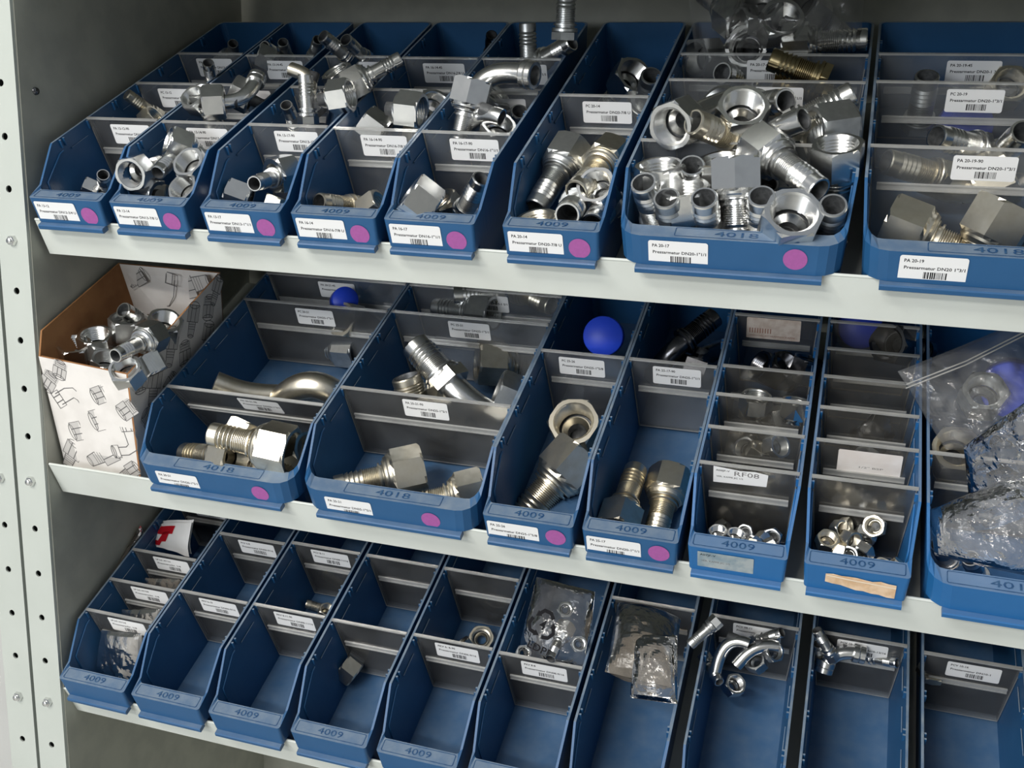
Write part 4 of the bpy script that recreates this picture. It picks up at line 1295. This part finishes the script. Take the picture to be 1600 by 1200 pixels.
fit_s('box', '16', Zn, (114, 536, 100), (128, 618, '+'), 'zinc fitting with its nut up at the front left inside the carton', roll=.2)
fit_s('box', '16', Zn, (148, 522, 102), (166, 606, '+'), 'zinc fitting with its nut up in the middle of the carton', roll=.4)
fit_s('box', '16', Zd, (198, 496, 104), (204, 586, '+'), 'dull fitting with its nut up at the rear of the carton')
fit_n('box', 30, Zn, (194, 575, 106), (.0, .5, .85), 'open nut facing front at the carton front edge', extra=(8.5, 30))
fit_tail('box', '16', Zn, (192, 484, 110), (238, 512, '+'), 'zinc fitting with its thin tail up left in the carton')
fit_s('box', '13', Zn, (246, 522, 108), (180, 556, '-'), 'zinc fitting lying across the middle of the carton heap')
fit_n('box', 34, Zn, (258, 500, 108), (.3, .6, .6), 'big bright nut at the right wall inside the carton')
fit_n('box', 30, Zn, (225, 556, 98), (-.4, .8, .1), 'bright hex nut low at the right front inside the carton', roll=.4)
fit_n('box', 30, Zd, (168, 560, 88), (.3, .7, .5), 'dim nut deeper between the upright fittings in the carton')

# ------------------------------------------------------------------ plastic bags
def pillow(name, label, k, corners, thick, mat, seed, n=26, crumple=7.0, crisp=True, cat='bag', group=None, sag=0.0):
    """a crumpled bag: two sheets that meet at their edges; corners are shelf coordinates a, b, c, d around"""
    a, b, c, d = [W(k, *q) for q in corners]
    o_ = (a + b + c + d) / 4
    nn = ((c - a).cross(d - b)).normalized()
    off = Vector((seed * 7.3, seed * 3.1, seed * 5.7))
    mb = MB()
    sheets = []
    for sgn in (1, -1):
        rows = []
        for i in range(n + 1):
            row = []
            for j in range(n + 1):
                s_, t_ = j / n, i / n
                p = a.lerp(b, s_).lerp(d.lerp(c, s_), t_) - o_
                m = (max(0, math.sin(math.pi * s_) * math.sin(math.pi * t_))) ** .45
                q = p * .022 + off + Vector((0, 0, sgn * 9))
                r1 = abs(noise.noise(q)) + .5 * abs(noise.noise(q * 2.3)) + .25 * abs(noise.noise(q * 5.1))
                dv = noise.noise_vector(p * .016 + off)
                edge = .25 + .75 * m
                p2 = p + nn * sgn * (thick / 2 * m) + nn * sgn * (r1 * crumple * edge) + dv * crumple * .8 * edge - Vector((0, 0, sag * m))
                row.append(p2)
            rows.append(row)
        sheets.append(rows)
    for rows in sheets:
        mb.rings(rows, False, 0, not crisp)
    e = obj(name, mb.mesh(name, [M[mat]]), mw=Matrix.Translation(o_ * S), label=label, category=cat)
    if group:
        e['group'] = group
    return e, o_, nn


def P3(k, x, y, v=None, w=None):
    q = at(k, x, y, v=v, w=w)
    return (q.x, q.y, q.z)


pillow('plastic_bag', 'clear plastic bag of fittings lying in the rear of the PA 20-17 bin', 0,
       [P3(0, 1086, 78, v=316), P3(0, 1346, 72, v=316), P3(0, 1352, -14, v=352), P3(0, 1076, -10, v=352)], 46, 'bag', 1, crisp=False, crumple=9)
fit_n('b7', 40, Zn, (1222, 26, None, 322), (-.1, .3, .9), 'open hex nut facing front inside the rear plastic bag', extra=(11, 30))
fit_n('b7', 40, Zn, (1166, 72, None, 320), (-.3, -.1, .9), 'threaded nut mouth at the lower left of the rear plastic bag', extra=(11, 30))
fit_s('b7', '20', Zn, (1222, 70, None, 326), (1346, 62, '0'), 'zinc fitting lying to the right inside the rear plastic bag')
fit_s('b7', '20', Zn, (1160, 36, None, 332), (1090, -20, '+'), 'ribbed fitting pointing up left inside the rear plastic bag')
fit_s('b7', '20', Zd, (1250, 4, None, 345), (1320, 60, '+'), 'dim fitting behind the front nut inside the rear plastic bag')
fit_n('b7', 38, Zd, (1190, 4, None, 335), (-.2, .3, .85), 'dim nut at the top left of the rear plastic bag')
fit_s('b7', '20', Zd, (1085, 92, None, 322), (1170, 88, '+'), 'dull fitting at the left wall under the rear plastic bag')
# right end bin
zb, zo, zn_ = pillow('zip_bag', 'clear zip bag sticking out of the right end bin', 1,
                     [P3(1, 1402, 580, v=150), P3(1, 1478, 700, v=128), P3(1, 1640, 700, v=128), P3(1, 1600, 500, v=215)], 40, 'bag_zip', 2, crumple=11, n=34)
mb = MB()
za, zc = W(1, *P3(1, 1416, 600, v=128)) - zo, W(1, *P3(1, 1600, 518, v=190)) - zo
zd = (za - zc).normalized()
for s_ in (0, 3.2):
    mb.tube([za + Vector((0, -2, -s_)), za.lerp(zc, .5) + Vector((0, -6, -s_ - 2)), zc + Vector((0, -2, -s_))], .7, 6)
obj('zip_seal', mb.mesh('zip_seal', [M['rail']]), zb)
pillow('plastic_bag', 'crumpled clear bag at the front of the right end bin', 1,
       [P3(1, 1448, 800, v=60), P3(1, 1640, 720, v=90), P3(1, 1640, 905, v=26), P3(1, 1460, 868, v=30)], 44, 'bag_zip', 3, crumple=10, n=30)
pillow('plastic_bag', 'milky bag fold between the zip bag and the front bag of the right end bin', 1,
       [P3(1, 1505, 700, v=108), P3(1, 1640, 600, v=112), P3(1, 1640, 800, v=98), P3(1, 1520, 830, v=92)], 26, 'bag_zip', 4, crumple=10)
fit_tail('c7', '13', Zn, (1466, 850, None, 60), (1484, 880, '+'), 'small ribbed tail inside the crumpled front bag of the right end bin')
fit_tail('c7', '13', Zn, (1516, 872, None, 46), (1530, 905, '+'), 'second ribbed tail lower in the front bag of the right end bin')
fit_n('c7', 34, Zd, (1540, 610, None, 150), (-.2, .4, .8), 'large dim nut inside the zip bag of the right end bin')


def blue_cap(k, x, y, v, r, aim, label, h=22):
    mb = MB()
    mb.lathe([(0.01, 0), (r * .96, 0), (r, -1.2), (r, -h), (r * .86, -h), (r * .86, -3)], 32)
    d = Vector((aim[0], 0, 0)) + VX * aim[1] + WX * aim[2]
    obj('protective_cap', mb.mesh('protective_cap', [M['cap_blue']]), mw=frame_z(W(k, *P3(k, x, y, v=v)) * S, d), label=label, category='cap')


blue_cap(1, 942, 525, 238, 20.5, (.12, -.8, .58), 'round blue plastic cap standing behind the PC 25-26 divider')
blue_cap(1, 540, 468, 270, 15, (.5, -.5, .5), 'blue plastic cap between the rear dividers of the PA 20-21 bin')
blue_cap(1, 1580, 610, 170, 24, (-.1, -.8, .4), 'blue plastic cap inside the bags of the right end bin')
blue_cap(1, 1345, 512, 330, 22, (.1, -.8, .5), 'blue plastic cap at the back of the torn-label bin')
blue_cap(0, 1510, 195, 262, 24, (.1, -.8, .5), 'blue plastic cap glimpsed behind the PC 20-19 divider')
# lower shelf bags
pillow('pouch', 'white paper-backed pouch in the front compartment of the leftmost lower bin', 2,
       [P3(2, 158, 985, v=62), P3(2, 222, 990, v=62), P3(2, 228, 1075, v=34), P3(2, 150, 1075, v=34)], 22, 'bag_white', 5, crumple=6)
pillow('pouch', 'pale pouch behind the first divider of the leftmost lower bin', 2,
       [P3(2, 190, 952, v=92), P3(2, 250, 950, v=92), P3(2, 256, 1000, v=84), P3(2, 190, 1000, v=84)], 18, 'bag_white', 6, crumple=5)
pillow('pouch', 'brownish pouch behind the second divider of the leftmost lower bin', 2,
       [P3(2, 228, 902, v=140), P3(2, 282, 905, v=140), P3(2, 286, 960, v=130), P3(2, 226, 960, v=130)], 16, 'bag_brown', 7, crumple=5)
pillow('plastic_bag', 'clear crumpled bag wedged between the side panel and the leftmost lower bin', 2,
       [(-494, 70, 40), (-489, 190, 70), (-489, 190, -20), (-494, 60, -25)], 10, 'bag_brown', 8, crumple=4)
pillow('pouch', 'pale upright pouch beside the side panel above the lower left bin', 2,
       [P3(2, 152, 850, v=196), P3(2, 176, 862, v=196), P3(2, 172, 925, v=196), P3(2, 150, 915, v=196)], 10, 'bag_white', 9, crumple=3)
pillow('plastic_bag', 'clear round bag at the back left behind the red-printed pouch', 2,
       [P3(2, 196, 820, v=250), P3(2, 240, 812, v=262), P3(2, 246, 862, v=240), P3(2, 186, 870, v=236)], 22, 'bag_white', 10, crumple=4)
# pouch with red print
mb = MB()
c_ = [P3(2, 216, 846, v=196), P3(2, 296, 870, v=186), P3(2, 300, 816, v=214), P3(2, 246, 818, v=214)]
cw = [W(2, *q) for q in c_]
oo = sum(cw, Vector()) / 4
cw = [p - oo for p in cw]
rows = []
for i in range(13):
    row = []
    for j in range(13):
        p = cw[0].lerp(cw[1], j / 12).lerp(cw[3].lerp(cw[2], j / 12), i / 12)
        p += VX * (-5 * math.sin(math.pi * i / 12) + 2.5 * noise.noise(p * .05)) + WX * 2 * noise.noise(p * .06 + Vector((5, 0, 0)))
        row.append(p)
    rows.append(row)
mb.rings(rows, False, 0, True)
mb.rings([[p + VX * 5 for p in r] for r in rows], False, 0, True)
pz = obj('printed_pouch', mb.mesh('printed_pouch', [M['paper']]), mw=Matrix.Translation(oo * S), label='white pouch with a red printed mark in the leftmost lower bin', category='pouch')
mb = MB()
for i0, i1, j0, j1 in ((8, 11, 2, 7), (5, 9, 4, 6), (2, 5, 3, 5), (1, 4, 1, 4)):
    mb.rings([[rows[i][j] - VX * .5 + WX * .3 for j in range(j0, j1 + 1)] for i in range(i0, i1 + 1)], False, 0, True)
obj('red_print', mb.mesh('red_print', [M['red']]), pz)
# bag with the recycling mark
rb, ro, rn = pillow('plastic_bag', 'clear bag with a black recycling triangle, 4 and LDPE printed on it', 2,
                    [P3(2, 838, 900, v=196), P3(2, 930, 925, v=196), P3(2, 918, 1046, v=128), P3(2, 806, 1034, v=128)], 34, 'bag', 11, crumple=7, crisp=False)
cc = W(2, *P3(2, 848, 976, v=140)) - ro               # printed on the film's upper sheet, near the front divider
rn = (VX * -.62 + WX * .78).normalized()
ex = Vector((.97, 0, 0)) - WX * .2 * 0
ex = (Vector((.95, 0, -.28)) - rn * Vector((.95, 0, -.28)).dot(rn)).normalized()
ey = rn.cross(ex)
mb = MB()
for i in range(3):
    a0 = math.radians(90 + 120 * i)
    R_ = lambda r, a: cc + ex * (r * math.cos(a)) + ey * (r * math.sin(a))
    pts = [R_(12, a0 - .75), R_(14, a0 - .25), R_(14, a0 + .25), R_(11.5, a0 + .6)]
    mb.ribbon(pts, 3.8, 0, rn)
    tt = (pts[3] - pts[2]).normalized(); nn2 = rn.cross(tt)
    mb.add([pts[3] + nn2 * 3.4, pts[3] - nn2 * 3.4, pts[3] + tt * 5.5], [(0, 1, 2)], 0)
for s_, x0, y0, wd, hh in (('4', -3, -5, 6.5, 10), ('LDPE', -6, -26, 26, 7)):
    vs, fs, tw = text_poly(s_, .012)
    mb.add([cc + ex * (x0 + p[0] * wd / tw) + ey * (y0 + p[1] * hh / .7) for p in vs], fs)
obj('printed_mark', mb.mesh('printed_mark', [M['ink']]), rb)
for i, (x, y, v) in enumerate(((818, 1020, 128), (905, 1006, 136), (884, 952, 165))):
    o = fit_n('d6', 15, Zn, (x, y, None, v), (.1, .35, .9), ('small white-rimmed ring at the left corner of the LDPE bag', 'small ring at the right corner of the LDPE bag', 'small ring near the top of the LDPE bag')[i], h=5)
fit_s('d6', '10', Zn, (884, 978, None, 160), (860, 1030, '-'), 'small fitting inside the LDPE bag')
pillow('plastic_bag', 'brownish taut bag filling the bin right of the LDPE bag', 2,
       [P3(2, 966, 942, v=200), P3(2, 1064, 966, v=200), P3(2, 1050, 1075, v=110), P3(2, 945, 1050, v=110)], 46, 'bag_brown', 12, crumple=6)
pillow('plastic_bag', 'clear inner bag in front of the brownish taut bag', 2,
       [P3(2, 990, 990, v=150), P3(2, 1058, 992, v=150), P3(2, 1058, 1100, v=90), P3(2, 985, 1090, v=90)], 26, 'bag', 13, crumple=6)
